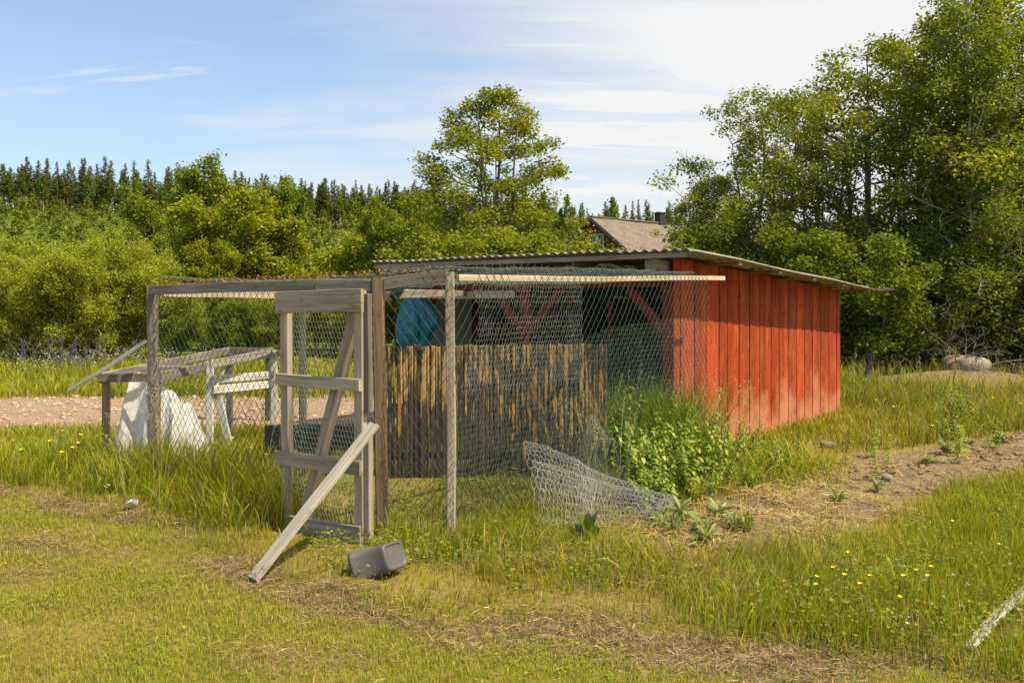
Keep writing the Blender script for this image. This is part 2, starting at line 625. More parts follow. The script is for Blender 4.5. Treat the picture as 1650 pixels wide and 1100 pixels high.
def vnoise(x, y, seed=0):
    x, y = np.asarray(x, float), np.asarray(y, float)
    xi, yi = np.floor(x).astype(np.int64), np.floor(y).astype(np.int64)
    fx, fy = x - xi, y - yi
    fx, fy = fx * fx * (3 - 2 * fx), fy * fy * (3 - 2 * fy)

    def h(a, b):
        n = (a * 374761393 + b * 668265263 + seed * 1442695041) & 0x7fffffff
        n = ((n ^ (n >> 13)) * 1274126177) & 0x7fffffff
        return ((n ^ (n >> 16)) & 0xffff) / 65535.0
    return (h(xi, yi) * (1 - fx) + h(xi + 1, yi) * fx) * (1 - fy) + (h(xi, yi + 1) * (1 - fx) + h(xi + 1, yi + 1) * fx) * fy


def fbm(x, y, seed=0, o=4):
    s, a, t = 0, 1, 0
    for i in range(o):
        s = s + a * vnoise(x * 2 ** i, y * 2 ** i, seed + i)
        t += a
        a *= .5
    return s / t


def sstep(a, b, x):
    t = np.clip((x - a) / (b - a), 0, 1)
    return t * t * (3 - 2 * t)


def polydist(x, y, poly):
    """signed distance, positive inside"""
    x, y = np.asarray(x, float), np.asarray(y, float)
    d = np.full(x.shape, 1e9)
    ins = np.zeros(x.shape, bool)
    n = len(poly)
    for i in range(n):
        (x0, y0), (x1, y1) = poly[i], poly[(i + 1) % n]
        dx, dy = x1 - x0, y1 - y0
        t = np.clip(((x - x0) * dx + (y - y0) * dy) / (dx * dx + dy * dy), 0, 1)
        d = np.minimum(d, np.hypot(x - x0 - t * dx, y - y0 - t * dy))
        if dy != 0:
            c = ((y0 > y) != (y1 > y)) & (x < (x1 - x0) * (y - y0) / dy + x0)
            ins ^= c
    return np.where(ins, d, -d)


# ------------------------------------------------------------------ site plan
EDGE = np.array([(-12, 9.0), (-6, 8.3), (-4.42, 8.04), (-3.29, 7.66), (-2.36, 6.73), (-1.54, 5.72), (-.92, 5.23), (-.58, 5.0),
                 (.24, 4.87), (.836, 4.56), (1.37, 4.32), (1.86, 4.12), (3.0, 3.7), (6, 3.0)])
SOIL = [(.70, 6.15), (1.2, 7.1), (1.75, 7.8), (2.85, 8.75), (3.75, 10.1), (7.0, 12.2), (9.5, 13.5), (9.0, 10.8), (5.5, 9.5), (3.5, 8.0),
        (2.55, 6.95), (1.8, 6.0), (1.15, 5.75)]
MOUND = (8.6, 17.6)
A_, B_, C_ = (-3.30, 8.62), (-.93, 6.55), (-.41, 6.38)
K_ = (1.744, 10.1)
GX, GY = .617, .787
PX, PY = -.787, .617
L_ = (K_[0] + 4.09 * PX, K_[1] + 4.09 * PY)
D_ = (2.27, 10.02)                                  # where the run's batten is nailed to the shed gable
PEN = [A_, B_, C_, (1.95, 9.75), K_, L_]


def edge_y(x):
    return np.interp(x, EDGE[:, 0], EDGE[:, 1])


def ground_h(x, y):
    x, y = np.asarray(x, float), np.asarray(y, float)
    h = .05 * (fbm(x * .5, y * .5, 3) - .5)
    soil = sstep(-.15, .35, polydist(x, y, SOIL))
    h = h + soil * (.13 * (fbm(x * 2.2, y * 2.2, 8) - .5) + .05 * (vnoise(x * 9, y * 9, 9) - .5))
    m = np.exp(-(((x - MOUND[0]) / 2.6) ** 2 + ((y - MOUND[1]) / 1.6) ** 2))
    h = h + .42 * m
    bank = sstep(-.25, .2, np.where(x < 2.2, y - edge_y(x), -1)) * .05
    h = h + np.where(y < 12, bank, 0)
    hill = sstep(55, 330, y)
    h = h + hill * (33 - 15 * sstep(-190, 120, x)) + sstep(60, 110, y) * 3 * (fbm(x * .02, y * .02, 5) - .5)
    return h


def zone_masks(x, y):
    n = fbm(x * 2.5, y * 2.5, 21)
    soil = sstep(-.12, .22, polydist(x, y, SOIL) + (n - .5) * .7)
    md = np.exp(-(((x - MOUND[0]) / 2.2) ** 2 + ((y - MOUND[1]) / 1.1) ** 2))
    soil = np.maximum(soil, sstep(.35, .75, md + (n - .5) * .4))
    soil = np.maximum(soil, sstep(.05, .5, polydist(x, y, [(L_[0] + .1, L_[1]), (K_[0], K_[1] + .1), (5, 14.3), (1.8, 16.8)])))
    gr = sstep(12.2, 12.9, y + (n - .5) * 1.2) * (1 - sstep(16.0, 16.9, y + (n - .5) * .8)) * (1 - sstep(-1.4, -.4, x))
    e = edge_y(x)
    d = y - e
    rdg = fbm(x * 1.6 + y * .5, y * 3.2, 33)
    hay = np.exp(-((d + .12) / .34) ** 2) * sstep(.36, .62, rdg) * 1.2
    hay = hay + .9 * np.exp(-((d + 1.0) / .3) ** 2) * sstep(.5, .68, fbm(x * 1.2, y * 2.4, 35))
    hay = hay + .55 * sstep(.56, .76, fbm(x * .9, y * 1.6, 36)) * (d < 0)
    near_bed = np.exp(-((polydist(x, y, SOIL)) / .7) ** 2) * (x < 2.3) * (d > 0)
    hay = np.clip(hay * .82 + .7 * near_bed, 0, 1) * (x < 4.5) * (y < 9.2)
    return soil, gr, hay


def build_ground():
    def axis(lo, hi, step, far_lo, far_hi, k=1.16):
        a = list(np.arange(lo, hi, step))
        s = step
        up = []
        v = a[-1]
        while v < far_hi:
            s *= k
            v += s
            up.append(v)
        s = step
        dn = []
        v = a[0]
        while v > far_lo:
            s *= k
            v -= s
            dn.append(v)
        return np.array(dn[::-1] + a + up)
    xs = axis(-6.5, 9.0, .075, -1500, 1500)
    ys = axis(3.0, 14.0, .075, -60, 1800)
    X, Y = np.meshgrid(xs, ys)
    Z = ground_h(X, Y)
    nx, ny = len(xs), len(ys)
    V = np.stack([X, Y, Z], -1).reshape(-1, 3)
    i = np.arange((ny - 1) * nx).reshape(ny - 1, nx)[:, :-1].ravel()
    Q = np.stack([i, i + 1, i + nx + 1, i + nx], 1)
    me = mk_mesh('ground', V, Q, smooth=True, material='ground')
    s, g, hy = zone_masks(X.ravel(), Y.ravel())
    a = me.attributes.new('zone', 'FLOAT_COLOR', 'POINT')
    c = np.ones((len(V), 4), np.float32)
    c[:, 0], c[:, 1], c[:, 2] = s, g, hy
    c[:, 3] = sstep(17, 34, Y.ravel())
    a.data.foreach_set('color', c.ravel())
    o = link('ground', me)
    tag(o, 'uneven ground of lawn, bare soil, gravel strip and rising hillside', 'ground', kind='structure')


build_ground()


def gz(x, y):
    return float(ground_h(np.array([x]), np.array([y]))[0])


# ------------------------------------------------------------------ the red shed
def S(a, b, z):
    return Vector((K_[0] + a * PX + b * GX, K_[1] + a * PY + b * GY, z))


Pv, Gv, UP = Vector((PX, PY, 0)), Vector((GX, GY, 0)), Vector((0, 0, 1))


def zr(b):                                             # underside of the roof sheets
    return 2.180 - .053 * b


def corrugated(a0, a1, b0, b1, phase, parent, name, material, amp=.014, per=.119, thick=.005, lift=0.0, droop=0.0):
    na = max(4, int((a1 - a0) / per * 8))
    nb = 10
    aa = np.linspace(a0, a1, na + 1)
    bb = np.linspace(b0, b1, nb + 1)
    V = []
    for s in (0, 1):
        for b in bb:
            wob = .006 * math.sin(b * 2.1 + phase)
            for a in aa:
                z = zr(b) + .03 + amp * math.cos(2 * math.pi * a / per) + s * thick + lift + wob
                if droop and a < a0 + .10:
                    z -= droop * ((a0 + .10 - a) / .10) ** 1.5
                V.append(S(a, b, z))
    V = np.array([tuple(v) for v in V])
    w = na + 1
    n1 = w * (nb + 1)
    Q = []
    for j in range(nb):
        for i in range(na):
            q = (j * w + i, j * w + i + 1, (j + 1) * w + i + 1, (j + 1) * w + i)
            Q.append(q)
            Q.append(tuple(n1 + k for k in q[::-1]))
    for i in range(na):
        Q.append((i + 1, i, n1 + i, n1 + i + 1))
        k = nb * w + i
        Q.append((k, k + 1, n1 + k + 1, n1 + k))
    for j in range(nb):
        k = j * w
        Q.append((k, k + w, n1 + k + w, n1 + k))
        k = j * w + na
        Q.append((k + w, k, n1 + k, n1 + k + w))
    return link(name, mk_mesh(name, V, np.array(Q), smooth=True, material=material), parent)


shed = thing('red_shed', 'low open-fronted red board shed with corrugated lean-to roof', 'shed', S(2, 2.6, 0))


def build_shed():
    rs = random.Random(3)
    # gable wall of upright boards, one object each
    gw = link('gable_wall', mk_mesh('gable_wall_core', *box_np(S(.035, .02, -.03), Gv * 5.26, Pv * .03, UP * 1.0), material='dark_wood'), shed)
    b = 0.0
    i = 0
    while b < 5.28:
        w = rs.choice([.12, .145, .155, .17, .19, .11])
        w = min(w, 5.30 - b)
        if w < .04:
            break
        bc = b + w / 2
        proud = (.007 if i % 2 else 0.0) + rs.uniform(0, .005)
        top = zr(bc) - .012
        board('wall_board', S(-proud, bc, -.04 + rs.uniform(-.02, .03)), S(-proud, bc, top), w - rs.choice([.004, .006, .012]), .022,
              Gv, 'red_wood', gw, n=3, warp=.0012)
        b += w
        i += 1
    # back and far-side walls, closed and dark inside
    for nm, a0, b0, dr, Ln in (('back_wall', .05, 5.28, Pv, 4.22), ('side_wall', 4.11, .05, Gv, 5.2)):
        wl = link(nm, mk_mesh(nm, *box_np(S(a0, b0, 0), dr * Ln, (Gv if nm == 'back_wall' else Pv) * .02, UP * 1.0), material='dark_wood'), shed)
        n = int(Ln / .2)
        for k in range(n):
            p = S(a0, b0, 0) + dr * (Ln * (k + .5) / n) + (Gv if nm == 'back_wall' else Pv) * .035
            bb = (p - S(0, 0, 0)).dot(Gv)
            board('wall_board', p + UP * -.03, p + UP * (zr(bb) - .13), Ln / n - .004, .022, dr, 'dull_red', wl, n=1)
    # light fibreboard panels on the inner side wall
    for k, (b0, b1) in enumerate(((.16, .78), (.80, 1.42))):
        board('lining_panel', S(4.085, (b0 + b1) / 2, .3), S(4.085, (b0 + b1) / 2, 1.93), b1 - b0, .012, Gv, 'white_board', shed, n=1)
    # posts and knee braces
    for a in (.07, 2.03, 4.02):
        board('post', S(a, .06, -.1), S(a, .06, 1.97), .13, .12, Pv, 'dull_red', shed, n=4, warp=.002)
    for a, sg in ((.12, 1), (1.97, -1), (2.09, 1), (3.96, -1)):
        board('knee_brace', S(a, .055, 1.36), S(a + sg * .46, .055, 1.84), .11, .05, Pv, 'dull_red', shed, n=1)
    # header boards
    board('header_board', S(-.02, -.015, 1.915), S(4.12, -.015, 1.915), .13, .028, UP, 'dull_red', shed, n=6, warp=.003)
    board('front_plank', S(2.15, -.05, 1.785), S(4.36, -.05, 1.80), .095, .03, UP, 'pale_wood', shed, n=8, warp=.006)
    # rafters (along the fall) with their ends showing below the eave
    for a, w in ((.125, .13), (1.12, .055), (2.16, .06), (3.14, .055), (4.07, .06)):
        board('rafter', S(a, -.27, zr(-.27) - .105), S(a, 5.35, zr(5.35) - .105), .125, w, UP, 'dark_wood' if w < .1 else 'grey_wood', shed, n=3)
    # purlins along the front; ends poke out below the rake
    for b in (.75, 1.9, 3.05, 4.2, 5.32):
        board('purlin', S(-.445, b, zr(b) - .020), S(4.22, b, zr(b) - .020), .095, .036, Gv, 'brown_wood', shed, n=2)
    board('eave_board', S(-.33, -.335, zr(-.335) - .028), S(4.27, -.335, zr(-.335) - .028), .055, .045, UP, 'grey_wood', shed, n=8, warp=.004)
    # roof sheets
    edges = [-.47, .45, 1.32, 2.19, 3.06, 3.93, 4.32]
    for k in range(6):
        corrugated(edges[k], edges[k + 1] + (.05 if k < 5 else 0), -.40, 5.52, k * 1.3, shed, 'roof_sheet', 'roof_sheet', lift=.006 * (k % 2),
                   droop=.035 if k == 0 else 0)
    # rough strip of sheet stuck out at the low rear corner
    board('loose_batten', S(-.36, 5.42, zr(5.4) - .015), S(-.72, 5.62, zr(5.4) + .0), .06, .035, Gv, 'dark_wood', shed, n=4, warp=.006)
    # insulation bulging between the rafters
    for a0, a1 in ((1.20, 2.08), (2.25, 2.62)):
        link('insulation', wool_mesh(a0, a1), shed)


def box_np(o, ex, ey, ez):
    o, ex, ey, ez = [np.array(tuple(v)) for v in (o, ex, ey, ez)]
    V = [o, o + ex, o + ex + ey, o + ey, o + ez, o + ex + ez, o + ex + ey + ez, o + ey + ez]
    Q = np.array([(0, 3, 2, 1), (4, 5, 6, 7), (0, 1, 5, 4), (1, 2, 6, 5), (2, 3, 7, 6), (3, 0, 4, 7)])
    return np.array(V), Q


def wool_mesh(a0, a1):
    n, m = 40, 12
    V = []
    r = np.random.default_rng(int(a0 * 100))
    for i in range(n + 1):
        for j in range(m + 1):
            a = a0 + (a1 - a0) * i / n
            t = j / m
            bul = math.sin(math.pi * t) * .055 + .03 * (vnoise(a * 22, t * 6, 3) - .5)
            z = 1.985 + .135 * t + .012 * float(vnoise(a * 30, t, 8)) * (t < .5)
            V.append(S(a, .02 - bul + r.normal(0, .004), z + r.normal(0, .004)))
    V = np.array([tuple(v) for v in V])
    i = np.arange(n * (m + 1)).reshape(n, m + 1)[:, :-1].ravel()
    Q = np.stack([i, i + 1, i + m + 2, i + m + 1], 1)
    return mk_mesh('insulation', V, Q, material='wool')


build_shed()


# ------------------------------------------------------------------ the fenced chicken run
def chain_edges(Ls, H, w=.082, h=.098):
    """diamond lattice over a Ls x H sheet -> (s,t) edge ends; also lattice parity for the weave"""
    ni, nj = int(Ls / (w / 2)), int(H / (h / 2))
    E0, E1 = [], []
    for i in range(ni):
        for j in range(nj + 1):
            if (i + j) % 2 == 0:
                for dj in (-1, 1):
                    if 0 <= j + dj <= nj:
                        E0.append((i * w / 2, j * h / 2))
                        E1.append(((i + 1) * w / 2, (j + dj) * h / 2))
            else:
                pass
    return np.array(E0), np.array(E1)


def hex_edges(Ls, H, w=.034, h=.038):
    """twisted hexagonal netting"""
    ni, nj = int(Ls / (w / 2)), int(H / h)
    I, J = np.meshgrid(np.arange(ni + 1), np.arange(nj + 1), indexing='ij')
    q = h * .16

    def node(i, j):
        return np.stack([i * w / 2, j * h + np.where((i + j) % 2 == 0, q, -q)], -1)
    a = node(I[:-1], J[:-1]).reshape(-1, 2)
    b = node(I[:-1] + 1, J[:-1]).reshape(-1, 2)
    sel = (I + J) % 2 == 0
    sel[:, -1] = False
    c = node(I[sel], J[sel])
    d = node(I[sel], J[sel] + 1)
    return np.concatenate([a, c]), np.concatenate([b, d])


def wire_sheet(name, E0, E1, fmap, r, material, parent, keep=None):
    if keep is not None:
        k = keep((E0 + E1) / 2)
        E0, E1 = E0[k], E1[k]
    V, Q = tubes(fmap(E0), fmap(E1), r, 3)
    return link(name, mk_mesh(name, V, Q, smooth=True, material=material), parent)


def wall_map(p0, p1, z0, amp=.02, seed=1, off=0.0, ztop=None):
    p0, p1 = np.array(p0, float), np.array(p1, float)
    d = p1 - p0
    Ln = np.linalg.norm(d)
    d /= Ln
    nrm = np.array([d[1], -d[0]])

    def f(st):
        s, t = st[:, 0], st[:, 1]
        o = amp * (fbm(s * 1.3, t * 1.3, seed) - .5) * 2 + off
        ds = .012 * (fbm(s * 3, t * 3, seed + 5) - .5)
        dz = .02 * (fbm(s * 2, t * 1.2, seed + 9) - .5) + .007 * (vnoise(s * 38, t * 38, seed + 20) - .5)
        ds = ds + .007 * (vnoise(s * 38, t * 38, seed + 21) - .5)
        x = p0[0] + d[0] * (s + ds) + nrm[0] * o
        y = p0[1] + d[1] * (s + ds) + nrm[1] * o
        return np.stack([x, y, z0 + t + dz], 1)
    return f, Ln


run = thing('chicken_run', 'timber-framed chicken run with green chain-link sides and a netting top', 'chicken run', (0, 8.2, 0))
AB = Vector((B_[0] - A_[0], B_[1] - A_[1], 0))
ABn = AB.normalized()
P_ = (A_[0] + ABn.x * 2.22, A_[1] + ABn.y * 2.22)     # where the mesh stops beside the gate


def v3(p, z):
    return Vector((p[0], p[1], z))


def build_run():
    nAB = Vector((-ABn.y, ABn.x, 0)) * -1
    CD = (v3(D_, 0) - v3(C_, 0)).normalized()
    nCD = Vector((CD.y, -CD.x, 0))
    # posts
    board('post', v3(A_, -.1), v3(A_, 1.83) + Vector((-.035, 0, 0)), .085, .08, (1, 0, 0), 'grey_wood', run, n=5, warp=.004)
    board('post', v3(P_, -.1) + nAB * -.02 - ABn * .19, v3(P_, 1.80) + nAB * -.02 - ABn * .19, .07, .07, (1, 0, 0), 'dark_wood', run, n=3, warp=.003)
    board('post', v3(B_, -.1) + Vector((.03, 0, 0)), v3(B_, 1.845) + Vector((-.015, .0, 0)), .085, .075, (1, 0, 0), 'brown_wood', run, n=5, warp=.003)
    board('post', v3(C_, -.1), v3(C_, 1.875) + Vector((-.02, 0, 0)), .062, .062, (1, 0, 0), 'gate_wood', run, n=6, warp=.005)
    back = v3(L_, 0) - v3(A_, 0)
    for t in (.5,):
        q = v3(A_, 0) + back * t
        board('post', q + UP * -.1, q + UP * 1.78, .07, .07, (1, 0, 0), 'dark_wood', run, n=3, warp=.004)
    # rails
    board('rail', v3(A_, 1.795) + ABn * -.03 + nAB * .045, v3(P_, 1.80) + ABn * .25 + nAB * .045, .085, .03, UP, 'grey_wood', run, n=6, warp=.004)
    board('rail', v3(P_, 1.80) + ABn * .26 + nAB * .042, v3(B_, 1.795) + ABn * -.05 + nAB * .042, .085, .03, UP, 'grey_wood', run, n=4, warp=.003)
    board('rail', v3(B_, 1.80) + Vector((.04, -.035, 0)), v3(C_, 1.855) + Vector((-.03, -.015, 0)), .085, .03, UP, 'grey_wood', run, n=3, warp=.003)
    board('rail', v3(A_, 1.765) + Vector((.05, .03, 0)), v3(L_, 1.755) + Vector((-.1, -.1, 0)), .085, .03, UP, 'pale_wood', run, n=6, warp=.006)
    board('batten', v3(C_, 1.842) + CD * .035 + nCD * .02, v3(D_, 1.935) + nCD * .02, .046, .028, UP, 'pale_wood', run, n=10, warp=.007)
    board('rail', v3(C_, .78) * 0 + v3(B_, 1.74) + Vector((.1, .3, 0)), S(2.9, -.09, 1.80), .07, .045, UP, 'grey_wood', run, n=4, warp=.004)
    # chain-link sides
    f, Ln = wall_map((A_[0] - .02, A_[1] - .06), (P_[0], P_[1] - .06), .02, .025, 3)
    E0, E1 = chain_edges(Ln + .03, 1.86)
    wire_sheet('chain_link_mesh', E0, E1, f, .0021, 'green_wire', run)
    # bunched end of that mesh hanging beside the opening
    f2, _ = wall_map((P_[0] - .01, P_[1] - .03), (P_[0] + .05, P_[1] + .06), .02, .05, 13)
    E0, E1 = chain_edges(.22, 1.8, .05, .07)
    wire_sheet('chain_link_mesh', E0 * np.array([.4, 1]), E1 * np.array([.4, 1]), f2, .0021, 'green_wire', run)
    f, Ln = wall_map((B_[0] + .05, B_[1] - .06), (C_[0], C_[1] - .05), .02, .02, 4)
    E0, E1 = chain_edges(Ln, 1.92)
    wire_sheet('chain_link_mesh', E0, E1, f, .0021, 'green_wire', run)
    f, Ln = wall_map((C_[0], C_[1] - .055), (2.05, 9.62), .02, .03, 5)
    E0, E1 = chain_edges(Ln, 1.96, .086, .105)
    wire_sheet('chain_link_mesh', E0, E1, f, .0021, 'green_wire', run)
    # second layer: galvanised hexagonal netting hung inside the right-hand side
    f, Ln = wall_map((C_[0] - .02, C_[1] + .05), (2.02, 9.74), .0, .07, 6, off=-.04)
    top = lambda s: np.interp(s, [0, .5, 1.1, 1.7, 2.3, 3.2, 4.2], [.98, 1.02, 1.12, 1.35, 1.47, 1.50, 1.53]) + .05 * (fbm(s * 4, s * 0, 3) - .5)
    E0, E1 = hex_edges(Ln, 1.9, .036, .042)
    wire_sheet('hexagon_netting', E0, E1, f, .00105, 'dark_zinc', run, keep=lambda c: (c[:, 1] < top(c[:, 0])))
    f, _ = wall_map((C_[0] - .02, C_[1] + .12), (2.02, 9.84), .0, .12, 16, off=-.05)
    wire_sheet('hexagon_netting', E0 * .97 + .011, E1 * .97 + .011, f, .00105, 'zinc_wire', run,
               keep=lambda c: ((c[:, 0] > .28 + .1 * np.sin(c[:, 1] * 5)) & (c[:, 0] < 1.85) & (c[:, 1] > 1.0)) )
    f, Ln = wall_map((B_[0] + .05, B_[1] + .08), (C_[0], C_[1] + .05), .25, .06, 26)
    E0, E1 = hex_edges(Ln, .75, .036, .042)
    wire_sheet('hexagon_netting', E0, E1, f, .00105, 'dark_zinc', run, keep=lambda c: c[:, 1] < .62 + .12 * c[:, 0])
    # netting roof, sagging between rails and rucked up in places
    pa, pb = np.array(A_), np.array([2.0, 9.7])
    poly = [A_, B_, C_, (1.98, 9.68), K_, S(0, -.1, 0)[:2], S(4.2, -.1, 0)[:2]]
    E0, E1 = hex_edges(6.2, 6.6, .058, .066)
    org = np.array([-3.7, 6.2])

    def roof_map(st):
        x, y = org[0] + st[:, 0], org[1] + st[:, 1]
        d = polydist(x, y, poly)
        z = 1.865 + .02 * (y - 6.4) + .10 * (fbm(x * 1.6, y * 1.6, 41) - .5) - .05 * sstep(0, 1.2, d)
        z = z + .12 * np.exp(-((d - .12) / .1) ** 2) * sstep(.45, .8, fbm(x * 1.1 + 3, y * 1.1, 44)) * sstep(-.6, .2, x)
        z = z - .02 * (x < -.9)
        return np.stack([x, y, z], 1)
    wire_sheet('netting_roof', E0, E1, roof_map, .0010, 'dark_zinc', run,
               keep=lambda c: polydist(org[0] + c[:, 0], org[1] + c[:, 1], poly) > -.03)
    # rolled, doubled edge of that netting along the right-hand batten and over the rail
    for (q0, q1, nm, thick) in ((C_, (1.9, 9.55), 'netting_edge', .032), (B_, C_, 'netting_edge', .018)):
        E0, E1 = hex_edges(np.hypot(q1[0] - q0[0], q1[1] - q0[1]) - .02, .55, .04, .045)
        q0a, q1a = np.array(q0), np.array(q1)
        dd = (q1a - q0a) / np.linalg.norm(q1a - q0a)
        nr = np.array([-dd[1], dd[0]])

        def em(st, q0a=q0a, dd=dd, nr=nr, thick=thick):
            s, t = st[:, 0], st[:, 1]
            r = thick * (.55 + 1.0 * fbm(s * 2.2, s * 0 + 3, 17))
            an = t / .55 * 2 * math.pi * 1.5
            off = .06 + r * 1.7 * np.cos(an)
            z = 1.895 + .021 * s + r * .8 * np.sin(an) + .03 * (fbm(s * 5, t * 9, 19) - .5)
            return np.stack([q0a[0] + dd[0] * s + nr[0] * off, q0a[1] + dd[1] * s + nr[1] * off, z], 1)
        wire_sheet(nm, E0, E1, em, .0010, 'dark_zinc', run)
    # old leaves and moss caught on the netting top above the left rails
    r = np.random.default_rng(8)
    n = 900
    t = r.random(n) ** .9
    base = np.array(A_)[None] * (1 - t[:, None]) + np.array(C_)[None] * t[:, None] * 1.0
    inw = np.abs(r.normal(0, .07, n))
    nin = np.array([-ABn.y, ABn.x])
    Pq = np.stack([base[:, 0] + nin[0] * inw, base[:, 1] + nin[1] * inw, 1.842 + .050 * t + r.random(n) ** 2 * .035], 1)
    pal = np.array([(.30, .10, .045), (.22, .085, .04), (.36, .22, .07), (.42, .33, .05), (.20, .16, .05), (.14, .10, .05)])
    prob = np.where(t[:, None] < .55, np.array([[.3, .25, .15, .05, .1, .15]]), np.array([[.12, .12, .2, .3, .16, .1]]))
    ci = np.array([r.choice(6, p=p / p.sum()) for p in prob])
    V, Fq, c = leaf_cards(r, Pq, .022 + .012 * r.random(n), pal[ci], flat=.5)
    o = link('caught_leaves', mk_mesh('caught_leaves', V, Fq, col=c, material='hay'), run)
    o['kind'] = 'stuff'


def leaf_cards(r, P, size, col, flat=0.35, aspect=.55, jit=.25):
    """folded rhombus leaves: two triangles each around the points P"""
    n = len(P)
    size = np.broadcast_to(np.asarray(size, float), (n,))[:, None]
    ax = r.normal(size=(n, 3))
    ax[:, 2] *= (1 - flat)
    ax /= np.linalg.norm(ax, axis=1, keepdims=True)
    nr = r.normal(size=(n, 3))
    nr[:, 2] = np.abs(nr[:, 2]) + flat * 2.0
    sd = np.cross(ax, nr)
    sd /= np.maximum(np.linalg.norm(sd, axis=1, keepdims=True), 1e-6)
    up = np.cross(sd, ax)
    V = np.zeros((n, 4, 3))
    V[:, 0] = P - ax * size * .5
    V[:, 1] = P + sd * size * aspect * .5 + up * size * .12
    V[:, 2] = P + ax * size * .5
    V[:, 3] = P - sd * size * aspect * .5 + up * size * .12
    b = (np.arange(n) * 4)[:, None]
    Fc = np.concatenate([np.concatenate([b, b + 1, b + 2], 1), np.concatenate([b, b + 2, b + 3], 1)])
    c = np.broadcast_to(np.asarray(col, float), (n, 3)) * (1 + r.normal(0, jit, (n, 1))).clip(.45, 1.7)
    return V.reshape(-1, 3), Fc, np.repeat(c, 4, 0)


build_run()


# ------------------------------------------------------------------ gate, plank, tub
def build_gate():
    gl, gr_ = Vector((-1.665, 6.80, 0)), Vector((-.975, 6.26, 0))
    ax = (gr_ - gl).normalized()
    Ln = (gr_ - gl).length
    nf = Vector((ax.y, -ax.x, 0))                       # towards the viewer
    g = thing('timber_gate', 'grey timber gate with three rails and a diagonal brace, chicken wire inside', 'gate', (gl + gr_) / 2)

    def pt(s, z, d=0.0):
        return gl + ax * s + UP * z + nf * d
    tilt = .02
    st = board('stile', pt(.04, .0), pt(.02, 1.745), .085, .05, ax, 'gate_wood', g, n=6, warp=.0015)
    board('stile', pt(Ln - .055, .0), pt(Ln - .07, 1.75), .085, .05, ax, 'gate_wood', g, n=6, warp=.0015)
    board('hinge_batten', pt(Ln + .005, .08, -.01), pt(Ln + .0, .80, -.01), .06, .045, ax, 'gate_wood', g, n=3)
    board('hinge_batten', pt(Ln + .005, .93, -.012), pt(Ln - .005, 1.73, -.012), .045, .04, ax, 'dark_wood', g, n=3)
    board('top_rail', pt(-.03, 1.672, .042), pt(Ln + .0, 1.682, .042), .158, .03, UP, 'gate_wood', g, n=5, warp=.002)
    board('middle_rail', pt(-.03, 1.115, .042), pt(Ln - .015, 1.115, .042), .085, .03, UP, 'gate_wood', g, n=5, warp=.002)
    board('middle_rail', pt(-.03, .545, .042), pt(Ln - .015, .558, .042), .10, .03, UP, 'gate_wood', g, n=5, warp=.002)
    board('bottom_board', pt(.10, .065, .04), pt(Ln - .02, .09, .04), .155, .028, UP, 'grey_wood', g, n=5, warp=.003)
    board('brace', pt(.16, .02, -.035), pt(Ln - .13, 1.66, -.035), .085, .06, ax, 'gate_wood', g, n=5, warp=.002)
    f, Lw = wall_map((gl + ax * .02 - nf * .075)[:2], (gr_ - ax * .02 - nf * .075)[:2], .05, .012, 31)
    E0, E1 = hex_edges(Lw, 1.65, .034, .038)
    wire_sheet('hexagon_netting', E0, E1, f, .0010, 'zinc_wire', g)
    return g


build_gate()
pk = board('leaning_plank', (-1.545, 5.56, .02), (-.905, 6.13, .865), .105, .026, (.7, -.6, .1), 'plank_wood', None, n=8, warp=.003)
tag(pk, 'pale bare plank propped diagonally against the gate from the lawn', 'plank')


def build_tub():
    """grey rectangular tub tipped on its side: rounded flared wall with a thick rim and an open mouth"""
    nA, rows = 40, []

    def ring(w, h, rad, z):
        pts = []
        for k in range(nA):
            a = 2 * math.pi * k / nA
            ca, sa = math.cos(a), math.sin(a)
            e = 2.0 / 5.5
            pts.append((math.copysign(abs(ca) ** e, ca) * w, math.copysign(abs(sa) ** e, sa) * h, z))
        return pts
    # profile: inside floor -> inside wall -> rim -> outer wall -> base (z grows from the base towards the mouth)
    prof = [(.02, .10), (.90, .10), (.93, .13), (1.11, .91), (1.14, 1.0), (1.27, 1.0), (1.28, .95), (1.27, .90), (1.15, .89), (1.0, .12), (.995, .07), (.975, .03), (.94, .008), (.88, 0), (.80, 0), (.77, .03), (.70, .035), (.02, .035)]
    V = []
    for k, z in prof:
        V += ring(.102 * k, .082 * k, .03, z * .25)
    V = np.array(V)
    m = len(prof)
    Q = []
    for i in range(m - 1):
        for j in range(nA):
            j2 = (j + 1) % nA
            Q.append((i * nA + j, i * nA + j2, (i + 1) * nA + j2, (i + 1) * nA + j))
    me = mk_mesh('tub', V, np.array(Q), smooth=True, material='grey_plastic')
    o = link('plastic_tub', me)
    # lying down: base faces right towards the viewer, mouth to the left and back
    zax = Vector((-.76, .40, -.36)).normalized()           # base -> mouth
    xax = (Vector((.62, .70, .06)) - zax * Vector((.62, .70, .06)).dot(zax)).normalized()
    yax = zax.cross(xax)
    base = Vector((-.690, 5.52, .165))
    o.matrix_basis = Matrix(((xax.x, yax.x, zax.x, base.x), (xax.y, yax.y, zax.y, base.y), (xax.z, yax.z, zax.z, base.z), (0, 0, 0, 1)))
    low = min((o.matrix_basis @ Vector(v)).z for v in V)
    o.location.z -= low + .022
    tag(o, 'dark grey plastic tub lying on its side in the grass by the gate', 'tub')


build_tub()


